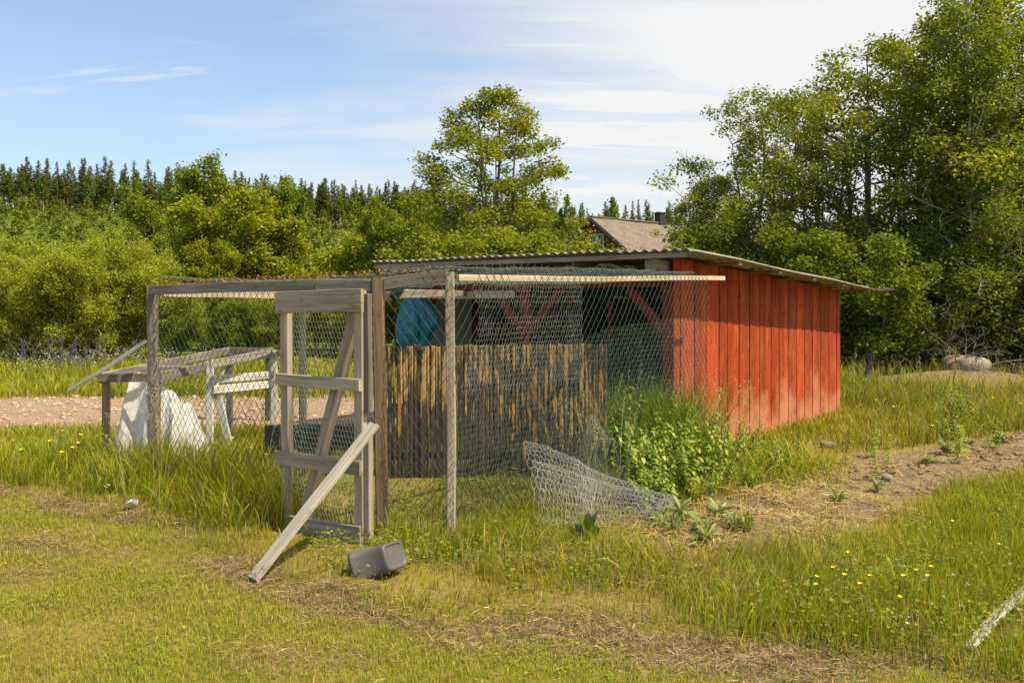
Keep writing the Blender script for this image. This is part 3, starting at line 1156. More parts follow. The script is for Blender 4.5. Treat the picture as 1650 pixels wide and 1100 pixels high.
# ------------------------------------------------------------------ things in and around the run
def build_panel():
    x0, x1, y = -1.155, .85, 8.65
    p = thing('slat_panel', 'upright panel of yellow-brown slab slats with black bark, inside the run', 'panel', ((x0 + x1) / 2, y, 0))
    r = random.Random(9)
    x = x0
    while x < x1:
        w = r.uniform(.035, .062)
        top = 1.272 + .02 * (x - x0) / 2 + r.uniform(-.008, .008)
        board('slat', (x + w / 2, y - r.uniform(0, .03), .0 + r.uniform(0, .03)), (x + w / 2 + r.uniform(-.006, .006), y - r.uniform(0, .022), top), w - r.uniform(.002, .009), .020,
              (1, 0, 0), 'slat_bark_shade', p, n=1, cham=.007)
        x += w
    for z in (.25, .70, 1.12):
        board('cross_bar', (x0, y + .035, z), (x1, y + .035, z + .01), .07, .03, UP, 'dark_wood', p, n=2)
    for xx in (x0 + .25, x1 - .25):
        board('stake', (xx, y + .075, -.1), (xx, y + .075, 1.2), .05, .045, (1, 0, 0), 'dark_wood', p, n=1)


build_panel()


def cloth_obj(name, V, nu, nv, material, closed=False):
    i = np.arange((nv - 1) * nu).reshape(nv - 1, nu)
    a = i[:, :-1].ravel()
    Q = np.stack([a, a + 1, a + nu + 1, a + nu], 1)
    if closed:
        b = i[:, -1].ravel()
        Q = np.concatenate([Q, np.stack([b, b - nu + 1, b + 1, b + nu], 1)])
    return link(name, mk_mesh(name, V, Q, smooth=True, material=material))


def build_sack():
    """crumpled blue tarpaulin hanging under the shed eave by its gathered neck"""
    nu, nv = 72, 48
    c = S(3.72, -.16, 0)
    V = []
    for j in range(nv):
        t = j / (nv - 1)
        z = 1.755 - .66 * t
        R = .025 + .19 * max(0, math.sin(math.pi * min(.97, t * .86 + .06))) ** .55
        for i in range(nu):
            a = 2 * math.pi * i / nu
            f = 1 + .12 * math.sin(a * 5 + 4 * t + 1.5 * math.sin(3 * t)) * (1 - .4 * t) + .13 * math.sin(a * 9 - 6 * t) + .5 * (float(fbm(np.array([i * .14]), np.array([t * 5]), 4)[0]) - .5)
            sx = .03 * math.sin(t * 4)
            V.append((c.x + math.cos(a) * R * f * 1.12 + sx, c.y + math.sin(a) * R * f * .62, z + .02 * math.sin(a * 3) * t))
    o = cloth_obj('blue_tarpaulin', np.array(V), nu, nv, 'blue_tarp', closed=True)
    tag(o, 'crumpled blue tarpaulin bundle hanging under the shed eave above the slats', 'tarpaulin')


build_sack()


def build_sheet():
    """white plastic fabric slumped over garden bits beside the timber frame"""
    nu, nv = 150, 96
    V = []
    for j in range(nv):
        for i in range(nu):
            u, v = i / (nu - 1), j / (nv - 1)
            x = -4.02 + 1.10 * u
            y = 8.98 + .75 * v
            prof = float(np.interp(x, [-4.02, -3.96, -3.88, -3.80, -3.74, -3.50, -3.40, -3.22, -3.06, -2.92], [0, .28, .42, .83, .86, .80, .72, .46, .16, 0]))
            z = prof * math.exp(-(abs(y - 9.34 + .05 * math.sin(x * 24 + 2 * y)) / .24) ** 4.5)
            k = float(fbm(np.array([x * 5 + y]), np.array([y * 5 - x * 2]), 6)[0]) - .5
            k2 = float(fbm(np.array([x * 13 - y * 4]), np.array([y * 11 + x * 3]), 16)[0]) - .5
            rid = abs(math.sin(x * 17 + y * 9 + 5 * k)) * .07 + abs(math.sin(x * 31 - y * 23 + 6 * k2)) * .035
            z = z * (1 + .35 * k) + rid * (.2 + .6 * z) * (z > .02)
            V.append((x + .10 * k + .03 * k2, y + .12 * k - .16 * rid * (z > .15) + .10 * k2, max(.0, z) + .01 + .02 * (k + .5)))
    o = cloth_obj('plastic_sheet', np.array(V), nu, nv, 'white_sheet')
    tag(o, 'crumpled white plastic sheet slumped under the old timber frame', 'plastic sheet')


build_sheet()


def build_frames():
    g = thing('bare_table', 'old grey timber table frame without a top, standing behind the fence corner', 'table', (-3.6, 10.4, 0))
    NL, NR, FR, FL = Vector((-3.985, 8.95, 0)), Vector((-3.40, 8.98, 0)), Vector((-3.45, 13.4, 0)), Vector((-4.1, 13.4, 0))
    z = .955
    board('frame_board', NL + UP * z, NR + UP * z, .085, .035, UP, 'dark_wood', g, n=3, warp=.002)
    board('frame_board', NL + Vector((.02, .03, z)), FL + Vector((.02, 0, z + .04)), .10, .035, UP, 'grey_wood', g, n=4, warp=.004)
    board('frame_board', NR + Vector((-.02, .03, z)), FR + Vector((0, 0, z + .04)), .10, .035, UP, 'grey_wood', g, n=4, warp=.004)
    board('frame_board', FL + UP * (z + .03), FR + UP * (z + .03), .12, .035, UP, 'dark_wood', g, n=2)
    board('cross_piece', Vector((-4.0, 9.9, z + .01)), Vector((-3.44, 9.9, z + .01)), .085, .04, UP, 'grey_wood', g, n=2)
    for q in (NL + Vector((.06, .05, 0)), NR + Vector((-.05, .05, 0)), FL + Vector((.06, -.05, 0)), FR + Vector((-.05, -.05, 0)),
              Vector((-3.46, 11.4, 0))):
        board('leg', q + UP * -.08, q + UP * (z - .0), .068, .05, (1, 0, 0), 'brown_wood' if q.y < 9.5 else 'dark_wood', g, n=3, warp=.003)
    w = thing('white_trestle', 'white painted wooden trestle with two rails behind the chain-link', 'trestle', (-3.0, 10.6, 0))
    a, b = Vector((-3.31, 10.2, 0)), Vector((-2.80, 10.95, 0))
    d = (b - a).normalized()
    board('post', a + UP * -.05, a + UP * 1.04, .075, .05, (1, 0, 0), 'white_wood', w, n=3, warp=.002)
    board('post', b + UP * -.05, b + UP * 1.12, .075, .05, (1, 0, 0), 'white_wood', w, n=3, warp=.002)
    board('splayed_leg', a + Vector((.20, .14, -.05)), a + Vector((.06, .06, .70)), .08, .04, (1, 0, 0), 'white_wood', w, n=2)
    board('top_rail', a + UP * 1.01 + d * .02 + Vector((.0, -.04, 0)), b + UP * 1.09 + Vector((0, -.04, 0)), .085, .03, UP, 'grey_wood', w, n=3)
    board('rail', a + UP * .84 + Vector((.03, -.04, 0)), b + UP * .84 + Vector((.0, -.04, 0)), .085, .03, UP, 'white_wood', w, n=3)
    board('rail', a + UP * .73 + Vector((.05, -.04, 0)), b + UP * .73 + Vector((.0, -.04, 0)), .085, .03, UP, 'white_wood', w, n=3)
    m = board('metal_strip', (-4.19, 8.80, .845), (-3.37, 8.56, 1.325), .035, .016, (0, 0, 1), 'metal_strip', None, n=8, warp=.008)
    tag(m, 'thin bent metal strip leaning from the table frame up to the fence post', 'metal strip')
    t = board('thin_stick', (-3.55, 11.0, .55), (-3.42, 11.2, 1.0), .03, .02, (1, 0, 0), 'white_wood', None, n=2)
    tag(t, 'short pale stick leaning inside the long timber frame', 'stick')
    # low dark board edge across the far end of the run
    k = thing('dark_windbreak', 'low dark felt-covered board standing across the back of the run', 'board', (-1.9, 10.2, 0))
    board('felt_board', (-2.65, 10.0, .17), (-1.20, 10.05, .17), .40, .05, UP, 'black_felt', k, n=4, warp=.006)
    for x in (-2.45, -1.45):
        board('stake', (x, 10.08, -.1), (x, 10.08, .36), .05, .04, (1, 0, 0), 'dark_wood', k, n=1)
    s = board('black_pipe_shoe', (-.86, 6.72, 1.70), (-.80, 6.78, 1.79), .07, .05, UP, 'black_felt', None, n=3, taper=.35)
    tag(s, 'black rubber scrap hooked beneath the top rail beside the gate post', 'rubber scrap')
    wp = board('white_plank', (2.12, 4.35, .045), (3.05, 5.42, .075), .058, .022, (1, -1, .3), 'flaking_white', None, n=6, warp=.006)
    tag(wp, 'flaking white painted plank lying in the long grass, lower right corner', 'plank')


build_frames()


def build_loose_netting():
    """chicken wire torn off the fence foot and curled out over the grass"""
    E0, E1 = hex_edges(1.45, 1.05, .034, .038)
    n1 = len(E0)
    E0, E1 = np.concatenate([E0, E0 * .985 + .013]), np.concatenate([E1, E1 * .985 + .013])

    def curl(st):
        s, t = st[:, 0] / 1.45, st[:, 1] / 1.05
        # s along the curl (left to right), t around it
        R = .29 * (1 - .5 * s)
        an = math.pi * (1.05 - 1.30 * t)
        x = .18 + 1.02 * s + .05 * np.sin(s * 9)
        y = 6.88 + .12 * s + R * 1.5 * np.cos(an)
        z = .03 + (.62 - .46 * s) * np.clip(np.sin(an), 0, 1) ** .7 + .09 * (fbm(s * 6, t * 6, 7) - .5)
        x = x + .08 * (fbm(s * 6 + 9, t * 6, 4) - .5) - .08 * np.sin(an) * (1 - s)
        y = y + .08 * (fbm(s * 5 + 2, t * 7, 14) - .5)
        lay = (np.arange(len(s)) >= n1) * 1.0
        j = lambda k: .014 * (vnoise(st[:, 0] * 45 + k, st[:, 1] * 45 + lay * 50, 60 + k) - .5)
        x, y, z = x + j(1) + lay * .05, y + j(2) - lay * .06 * np.sin(s * 7), z * (1 - .22 * lay) + j(3)
        return np.stack([x, y, np.maximum(z, .02)], 1)
    o = wire_sheet('loose_netting', E0, E1, curl, .0012, 'zinc_wire', None)
    tag(o, 'curled sheet of grey chicken wire slumped on the grass outside the run', 'chicken wire')
    E0, E1 = hex_edges(1.5, 1.2, .040, .046)

    def flap(st):
        s, t = st[:, 0] / 1.5, st[:, 1] / 1.2
        a, b, c = np.array((.66, 7.70, .80)), np.array((1.10, 7.18, .03)), np.array((.35, 7.35, .05))
        p = a[None] * (1 - s)[:, None] + (b[None] * t[:, None] + c[None] * (1 - t)[:, None]) * s[:, None]
        p = p + .06 * np.stack([fbm(s * 5, t * 5, 1) - .5, fbm(s * 5, t * 5, 2) - .5, fbm(s * 5, t * 5, 3) - .5], 1)
        return p
    o = wire_sheet('netting_flap', E0, E1, flap, .0010, 'dark_zinc', None,
                   keep=lambda c: c[:, 0] > .10)
    tag(o, 'triangular flap of chicken wire pulled taut from fence to ground', 'chicken wire')


build_loose_netting()


# ------------------------------------------------------------------ old house beyond
def build_house():
    r = random.Random(4)
    pk_ = at(953, 350, 55.0)
    rd = Vector((.76, .65, 0))
    wd = Vector((.65, -.76, 0))
    h = thing('farmhouse', 'old red wooden house with brown corrugated roof and dark chimney behind the shed', 'house', (pk_.x, pk_.y, 0))
    slope, hw, Ln = .70, 4.0, 11.0
    ez = pk_.z - slope * hw

    def H(w, l, z):
        return Vector((pk_.x, pk_.y, 0)) + wd * w + rd * l + UP * z
    g0 = gz(pk_.x, pk_.y) - .3
    wl = link('gable_wall', mk_mesh('gable_core', *box_np(H(-hw + .1, .25, g0), wd * (2 * hw - .2), rd * .1, UP * (ez - g0)), material='house_red'), h)
    n = 44
    for k in range(n):
        w = -hw + .1 + (2 * hw - .2) * (k + .5) / n
        top = pk_.z - slope * abs(w) - .12
        ww = (2 * hw - .2) / n - .012
        if abs(w - .38) < .50:
            board('wall_board', H(w, .2, g0), H(w, .2, 4.75), ww, .04, wd, 'house_red', wl, n=1)
            board('wall_board', H(w, .2, 5.92), H(w, .2, max(top, 5.95)), ww, .04, wd, 'house_red', wl, n=1)
        else:
            board('wall_board', H(w, .2, g0), H(w, .2, top), ww, .04, wd, 'house_red', wl, n=1)
    for sgn in (1, -1):
        link('side_wall', mk_mesh('side_wall', *box_np(H(sgn * (hw - .15), .3, g0), rd * (Ln - .6), wd * .1, UP * (ez - g0 + .05)), material='house_red'), h)
    link('end_wall', mk_mesh('end_wall', *box_np(H(-hw + .1, Ln - .4, g0), wd * (2 * hw - .2), rd * .1, UP * (ez - g0)), material='house_red'), h)
    # roof slopes, corrugated
    for sgn in (1, -1):
        nl, nw = 330, 8
        V = []
        for s in (0, 1):
            for j in range(nw + 1):
                w = (hw + .35) * j / nw
                for i in range(nl + 1):
                    l = -.1 + (Ln + .1) * i / nl
                    z = pk_.z - slope * w + .035 * math.cos(l / .18 * 2 * math.pi) + .03 * math.sin(w * 1.7 + l) - .06 * s
                    V.append(H(sgn * w, l, z))
        V = np.array([tuple(v) for v in V])
        i = np.arange(nw * (nl + 1)).reshape(nw, nl + 1)[:, :-1].ravel()
        Q = np.stack([i, i + 1, i + nl + 2, i + nl + 1], 1)
        N1 = (nl + 1) * (nw + 1)
        rf = link('roof_slope', mk_mesh('roof_slope', V, np.concatenate([Q, Q[:, ::-1] + N1]), smooth=True, material='house_roof'), h)
        board('barge_board', H(sgn * .05, -.12, pk_.z - .10), H(sgn * (hw + .35), -.12, pk_.z - slope * (hw + .35) - .06), .18, .04, UP, 'dark_wood', h, n=1)
    board('ridge_cap', H(0, -.1, pk_.z + .05), H(0, Ln, pk_.z + .05), .34, .06, wd, 'house_roof', h, n=12, warp=.02)
    ch = link('chimney', mk_mesh('chimney', *box_np(H(-.22, 5.9, pk_.z - .4), rd * .5, wd * .46, UP * 1.0), material='chimney'), h)
    link('chimney_cap', mk_mesh('chimney_cap', *box_np(H(-.27, 5.85, pk_.z + .60), rd * .6, wd * .56, UP * .07), material='chimney'), ch)
    # two-casement window
    w0, z0, W, Hh = -.05, 4.85, .86, .98
    win = link('window', mk_mesh('window_recess', *box_np(H(w0, .24, z0), wd * W, rd * .04, UP * Hh), material='pane'), h)
    for s in (0, .5, 1):
        board('window_frame', H(w0 + W * s, .165, z0 - .04), H(w0 + W * s, .165, z0 + Hh + .04), .09, .05, wd, 'frame_paint', win, n=1)
    for z in (z0, z0 + Hh):
        board('window_frame', H(w0 - .06, .155, z), H(w0 + W + .06, .155, z), .09, .05, UP, 'frame_paint', win, n=1)
    for s in (.25, .75):
        board('muntin', H(w0 + W * s, .18, z0), H(w0 + W * s, .18, z0 + Hh), .03, .03, wd, 'frame_paint', win, n=1)
    for z in (z0 + Hh / 3, z0 + 2 * Hh / 3):
        board('muntin', H(w0, .182, z), H(w0 + W, .182, z), .03, .03, UP, 'frame_paint', win, n=1)
    for i in range(2):
        for j in range(2):
            board('pane', H(w0 + .24 + i * .43, .20, z0 + .03 + j * .48), H(w0 + .24 + i * .43, .20, z0 + .46 + j * .48), .36, .01, wd, 'pane', win, n=1)


build_house()


# ------------------------------------------------------------------ trees
def tube_chain(polys, sides=5):
    P0, P1, R = [], [], []
    for pts, rad in polys:
        for i in range(len(pts) - 1):
            P0.append(pts[i])
            P1.append(pts[i + 1])
            R.append((rad[i], rad[i + 1]))
    return tubes(np.array(P0), np.array(P1), np.array(R), sides)


def unit(v):
    return v / max(1e-9, np.linalg.norm(v))


def grow(r, polys, sites, p, d, Ln, rad, lev, cfg):
    n = cfg['seg'][lev]
    pts, rads = [p.copy()], [rad]
    for i in range(n):
        d = unit(d + r.normal(0, cfg['jit'][lev], 3) + np.array([0, 0, cfg['up'][lev]]))
        p = p + d * Ln / n
        pts.append(p.copy())
        rads.append(max(.004, rad * (1 - .78 * (i + 1) / n)))
    if lev < cfg['wood_lev']:
        polys.append((pts, rads))
    pts_a = np.array(pts)
    if lev == cfg['max']:
        t = r.random(cfg['sites']) ** .7 * n
        i = np.minimum(t.astype(int), n - 1)
        f = (t - i)[:, None]
        sites.append(pts_a[i] * (1 - f) + pts_a[i + 1] * f)
        return
    nb = cfg['nb'][lev]
    t0 = cfg['t0'][lev]
    az0 = r.random() * 6.28
    for k in range(nb):
        t = t0 + (1 - t0) * (k + r.random()) / nb
        s = t * n
        i = min(int(s), n - 1)
        q = pts_a[i] + (pts_a[i + 1] - pts_a[i]) * (s - i)
        dd = unit(pts_a[i + 1] - pts_a[i])
        az = az0 + k * 2.4 + r.normal(0, .5)
        ref = np.array([0, 0, 1.]) if abs(dd[2]) < .9 else np.array([1., 0, 0])
        u = unit(np.cross(dd, ref))
        v = np.cross(dd, u)
        ang = cfg['ang'][lev] * (1.15 - .35 * t) + r.normal(0, .15)
        nd = unit(dd * math.cos(ang) + (u * math.cos(az) + v * math.sin(az)) * math.sin(ang))
        if lev == 0:
            L2 = cfg['W'] * cfg['prof'](t) * r.uniform(.65, 1.2)
        else:
            L2 = Ln * cfg['ratio'] * (1.1 - .5 * t) * r.uniform(.7, 1.25)
        r2 = min(rads[i] * .55, .012 + L2 * .012)
        grow(r, polys, sites, q, nd, L2, r2, lev + 1, cfg)


def tree_meshes(name, seed, stems, cfg, leaf, per_site, spread, pal, bark='bark_grey', sides=5, flat=.35, aspect=.7):
    r = np.random.default_rng(seed)
    polys, sites = [], []
    for (ox, oy, lx, ly, h, rad) in stems:
        grow(r, polys, sites, np.array([ox, oy, -.1]), unit(np.array([lx, ly, 1.])), h, rad, 0, cfg)
    V, Q = tube_chain(polys, sides)
    trunk = mk_mesh(name + '_trunk', V, Q, smooth=True, material=bark)
    st = np.concatenate(sites)
    clump = r.random(len(st))
    P = np.repeat(st, per_site, 0) + r.normal(0, spread, (len(st) * per_site, 3)) * np.array([1, 1, .8])
    cl = np.repeat(clump, per_site)
    pal = np.array(pal)
    ci = np.clip((cl * .6 + r.random(len(P)) * .4) * len(pal), 0, len(pal) - 1).astype(int)
    keep = P[:, 2] > .05
    P, ci = P[keep], ci[keep]
    V, Fc, c = leaf_cards(r, P, leaf * (.65 + .6 * r.random(len(P))), pal[ci], flat=flat, aspect=aspect, jit=.16)
    crown = mk_mesh(name + '_crown', V, Fc, col=c, material='leaf')
    return trunk, crown


def env_tree(name, seed, h, W, prof, nclump, nleaf, leaf, crad, pal, bark='bark_grey', nstem=4, z0=.12, rad=.11, aspect=.7):
    """several stems carrying leafy boughs that fill an uneven crown outline, with gaps between the boughs"""
    r = np.random.default_rng(seed)
    polys, stems = [], []
    for k in range(nstem):
        a = 6.28 * k / nstem + r.normal(0, .4)
        q = (0 if k == 0 else r.uniform(.18, .42)) * W
        top = h * (.97 if k == 0 else r.uniform(.72, .93))
        pts = []
        for j in range(11):
            t = j / 10
            pts.append(np.array([math.cos(a) * q * t ** .8 + r.normal(0, .03), math.sin(a) * q * t ** .8 + r.normal(0, .03), -.1 + (top + .1) * t]))
        rr_ = [rad * (1 - .9 * j / 10) * (1 if k == 0 else .8) for j in range(11)]
        polys.append((pts, rr_))
        stems.append(np.array(pts))
    C, CR = [], []
    for k in range(nclump):
        t = (k + r.random()) / nclump
        t = t ** .9
        a = r.random() * 6.283
        Rm = W * prof(t) * (1 + .75 * (float(vnoise(np.array([math.cos(a) * 1.6 + 9]), np.array([math.sin(a) * 1.6 + t * 5]), seed)[0]) - .5))
        q = Rm * math.sqrt(r.uniform(.10, 1.0))
        z = h * (z0 + (1 - z0) * t)
        c = np.array([math.cos(a) * q, math.sin(a) * q, z])
        best, bd = None, 1e9
        for st in stems:
            want = z - .55 * q
            i = int(np.argmin(np.abs(st[:, 2] - want) + .6 * np.hypot(st[:, 0] - c[0], st[:, 1] - c[1])))
            d = np.linalg.norm(st[i] - c)
            if d < bd:
                best, bd = st[i], d
        mid = (best + c) / 2 + np.array([0, 0, -.08 * bd]) + r.normal(0, .05 * bd, 3)
        br = min(.035, .006 + .010 * bd)
        polys.append(([best, mid, c], [br, br * .6, .006]))
        R_ = crad * r.uniform(.55, 1.25) * (1 - .35 * t)
        for _ in range(4):
            d = unit(r.normal(0, 1, 3) * np.array([1, 1, .6]) + unit(c - best) * .8)
            polys.append(([c, c + d * R_ * 1.1], [.006, .003]))
        C.append(c)
        CR.append(R_)
    C, CR = np.array(C), np.array(CR)
    n_each = np.maximum(20, (nleaf * (CR / crad) ** 2).astype(int))
    idx = np.repeat(np.arange(nclump), n_each)
    d = r.normal(0, 1, (len(idx), 3))
    d /= np.linalg.norm(d, axis=1, keepdims=True)
    P = C[idx] + d * (CR[idx] * r.random(len(idx)) ** .45)[:, None] * np.array([1.1, 1.1, .72]) + r.normal(0, .05, (len(idx), 3))
    P = P[P[:, 2] > .1]
    idx = idx[:len(P)]
    pal = np.array(pal)
    tone = r.random(nclump)
    ci = np.clip((tone[idx] * .5 + r.random(len(P)) * .5) * len(pal), 0, len(pal) - 1).astype(int)
    V, Q = tube_chain(polys, 5)
    Vl, Fl, cl = leaf_cards(r, P, leaf * (.6 + .7 * r.random(len(P))), pal[ci], flat=.3, aspect=aspect, jit=.16)
    return mk_mesh(name + '_trunk', V, Q, smooth=True, material=bark), mk_mesh(name + '_crown', Vl, Fl, col=cl, material='leaf')


def plant_tree(name, meshes, loc, rot, sc, label, cat, group=None, extra_mat=None):
    t = bpy.data.objects.new(name, None)
    COL.objects.link(t)
    t.location = loc
    t.rotation_euler = (0, 0, rot)
    t.scale = sc if isinstance(sc, tuple) else (sc,) * 3
    t.empty_display_size = .2
    tag(t, label, cat, group)
    for nm, me in zip(('trunk', 'crown'), meshes):
        o = bpy.data.objects.new(nm, me)
        COL.objects.link(o)
        o.parent = t
    return t


GREEN_ALDER = [(0.122, 0.178, 0.010), (0.168, 0.229, 0.012), (0.228, 0.282, 0.014), (0.306, 0.334, 0.018), (0.381, 0.365, 0.021)]
GREEN_DARK = [(0.108, 0.170, 0.011), (0.157, 0.226, 0.014), (0.220, 0.277, 0.014), (0.295, 0.335, 0.019)]
GREEN_LIT = [(0.175, 0.233, 0.007), (0.245, 0.301, 0.009), (0.334, 0.362, 0.009), (0.420, 0.405, 0.011)]
GREEN_WILLOW = [(0.194, 0.244, 0.025), (0.255, 0.306, 0.028), (0.326, 0.376, 0.034), (0.408, 0.447, 0.042)]
GREEN_BIRCH = [(0.114, 0.174, 0.016), (0.152, 0.223, 0.018), (0.205, 0.273, 0.023), (0.243, 0.306, 0.029)]

ALDER = dict(seg=[12, 6, 4], jit=[.045, .10, .16], up=[.03, .07, .06], nb=[30, 9], t0=[.16, .22], ang=[1.05, .85], W=2.0,
             prof=lambda t: max(.3, 1.08 - .72 * t - .35 * max(0, .2 - t) / .2), ratio=.42, max=2, sites=7, wood_lev=3)
BIRCH = dict(ALDER, nb=[26, 9], up=[.03, .04, -.04], jit=[.05, .11, .2], ang=[.85, .8], W=2.4, sites=5)
BUSH = dict(seg=[7, 5, 4], jit=[.09, .13, .2], up=[.03, .05, .03], nb=[11, 7], t0=[.18, .2], ang=[.75, .8], W=1.0,
            prof=lambda t: 1.0 - .35 * t, ratio=.42, max=2, sites=6, wood_lev=2)


def rstems(seed, n, spread, lean, h, rad):
    r = np.random.default_rng(seed)
    out = []
    for k in range(n):
        a = 6.28 * k / n + r.normal(0, .4)
        q = r.uniform(.3, 1) if n > 1 else 0
        out.append((math.cos(a) * spread * q, math.sin(a) * spread * q, math.cos(a) * lean * q, math.sin(a) * lean * q, h * r.uniform(.74, 1.0), rad * r.uniform(.7, 1)))
    return out


T_ALDER_A = env_tree('alder_a', 21, 8.0, 2.45, lambda t: float(np.interp(t, [0, .25, .5, .72, .9, 1], [.85, 1.0, .92, .72, .42, 0.15])), 205, 340, .092, .46, GREEN_ALDER, nstem=5)
T_ALDER_B = env_tree('alder_b', 22, 8.0, 2.7, lambda t: float(np.interp(t, [0, .3, .55, .75, .92, 1], [.7, 1.0, .95, .78, .45, .18])), 135, 300, .090, .52, GREEN_ALDER, nstem=4)
T_ALDER_C = env_tree('alder_c', 29, 8.0, 2.3, lambda t: float(np.interp(t, [0, .3, .55, .8, .95, 1], [.5, .8, 1.0, .85, .5, .2])), 120, 280, .088, .50, GREEN_ALDER, nstem=4, z0=.2)
T_BIRCH = tree_meshes('birch', 23, [(0, 0, -.05, 0, 9.4, .13), (.05, 0, .14, .05, 8.6, .10), (0, .04, -.22, .1, 7.4, .08)], dict(BIRCH, nb=[30, 10]), .075, 11, .13, GREEN_BIRCH, bark='bark_pale')
T_BUSH_DARK = tree_meshes('thicket', 24, rstems(7, 9, .55, .5, 3.4, .045), BUSH, .085, 9, .12, GREEN_DARK)
T_WILLOW = tree_meshes('willow', 25, rstems(8, 12, .7, .62, 3.4, .04), dict(BUSH, W=1.1), .088, 9, .11, GREEN_WILLOW, aspect=.45)
T_WILLOW_B = tree_meshes('willow_b', 26, rstems(9, 10, .6, .50, 3.8, .04), dict(BUSH, W=1.0), .09, 9, .11, GREEN_WILLOW, aspect=.5)
T_LEAFY = tree_meshes('leafy', 34, rstems(17, 9, .5, .5, 3.4, .045), BUSH, .095, 8, .12, GREEN_ALDER)
T_MAPLE = tree_meshes('bright_tree', 27, rstems(10, 5, .45, .30, 5.6, .08), dict(ALDER, nb=[20, 8], W=1.55, t0=[.2, .2]), .12, 8, .14, GREEN_LIT)
T_ROUND = tree_meshes('round_tree', 28, rstems(12, 5, .6, .30, 7.0, .09), dict(ALDER, nb=[20, 8], W=2.0, t0=[.12, .2]), .125, 8, .16, GREEN_DARK + GREEN_ALDER[1:3])


def put(name, meshes, u, Y, vtop, native_h, rot, label, cat, group=None, wide=1.0, dz=0.0):
    """stand a tree at column u and depth Y so that its top reaches row vtop"""
    p = at(u, HZ, Y)
    z = gz(p.x, p.y)
    s = (EYE - (vtop - HZ) / F * Y - z) / native_h
    return plant_tree(name, meshes, (p.x, p.y, z + dz), rot, (s * wide, s * wide, s), label, cat, group)


def top_of(ms):
    return max(v.co.z for v in ms[1].vertices)


for k_, ms_ in list(globals().items()):
    if k_.startswith('T_') and isinstance(ms_, tuple):
        co = np.zeros(len(ms_[1].vertices) * 3, np.float32)
        ms_[1].vertices.foreach_get('co', co)
        globals()['H' + k_[1:]] = float(np.percentile(co.reshape(-1, 3)[:, 2], 99.9))

# the lone alder behind the shed
put('alder_tree', T_ALDER_A, 803, 27, 146, H_ALDER_A, .4, 'tall open-crowned alder rising against the sky behind the shed roof', 'tree', wide=1.14)
# bushes at its foot, seen over the roof
for i, (u, Y, v, rt, lb) in enumerate(((664, 30, 345, 1.0, 'leafy bush left of the lone alder, above the low end of the shed roof'), (725, 25, 372, 2.2, 'leafy bush under the left half of the lone alder'),
                                   (790, 24, 380, .2, 'low leafy bush in front of the lone alder stems'), (838, 24, 376, 4.0, 'leafy bush under the right half of the lone alder'),
                                   (872, 27, 394, 5.1, 'lowest leafy bush between alder and farmhouse gable'), (620, 34, 372, 3.3, 'leafy bush farthest left of the alder, over the roof corner'))):
    put('leafy_bush', T_ROUND if i == 0 else T_LEAFY, u, Y, v, H_ROUND if i == 0 else H_LEAFY, rt, lb, 'bush', 'bushes round the alder foot', wide=1.0 if i == 0 else 1.2)
# right-hand wood
RIGHT = [(1150, 25, 285, 'A', 1.0, 1.15, 'small alder at the near end of the row right of the shed roof'),
         (1228, 23, 142, 'B', 2.1, 1.1, 'rounded alder just right of the shed gable, first tall one in the row'),
         (1318, 26, 150, 'D', 4.2, 1.1, 'alder set back between the two tallest alders of the row'),
         (1400, 22, 62, 'B', .3, 1.15, 'tallest alder standing above the two boulders'),
         (1485, 24, 48, 'D', 5.5, 1.15, 'alder with bare lower stems beside the birch'),
         (1570, 21.5, 0, 'B', 4.4, 1.15, 'broad alder in front of the airy birch near the right edge'),
         (1600, 20.5, -40, 'C', 1.3, 1.2, 'high airy birch whose top leaves the upper right of the picture'),
         (1690, 21, -60, 'C', 3.0, 1.2, 'second airy birch at the extreme right edge'),
         (1790, 23, 20, 'B', 3.6, 1.1, 'alder past the second birch, mostly beyond the frame')]
for u, Y, v, kd, rt, wd_, lb in RIGHT:
    ms, hh = {'D': (T_ALDER_C, H_ALDER_C), 'A': (T_ALDER_A, H_ALDER_A), 'B': (T_ALDER_B, H_ALDER_B), 'C': (T_BIRCH, H_BIRCH)}[kd]
    put('birch_tree' if kd == 'C' else 'alder_tree', ms, u, Y, v, hh, rt, lb, 'tree', 'trees right of the shed', wide=wd_)
rr = random.Random(12)
for i in range(26):
    u = 1118 + i * 27 + rr.uniform(-12, 12)
    Y = 20.5 + rr.uniform(-.8, 3.0) if u > 1330 else 23 + rr.uniform(-1, 2)
    put('thicket_bush', T_BUSH_DARK, u, Y, rr.uniform(345, 440) if u > 1200 else rr.uniform(385, 420), H_BUSH_DARK, rr.uniform(0, 6), 'dense dark shrub filling the wood edge beneath the right-hand trees',
        'bush', 'shrubs under the right-hand trees', wide=1.15)
# left: willow scrub beyond the gravel
for i, (u, Y, v) in enumerate(((-60, 27, 395), (5, 26, 402), (62, 25.5, 420), (118, 27, 372), (170, 26, 398), (222, 27, 418), (-130, 26, 400), (150, 31, 385), (40, 32, 400),
                               (268, 30, 455), (330, 30, 470), (392, 31, 466), (455, 30, 462), (520, 31, 458), (575, 30, 452), (-180, 28, 400))):
    w = i % 2
    put('willow_bush', T_WILLOW_B if w else T_WILLOW, u, Y, v, H_WILLOW_B if w else H_WILLOW, i * 1.3,
        'pale yellow-green willow bush in the scrub beyond the gravel strip', 'bush', 'willow scrub beyond the gravel', wide=1.05)
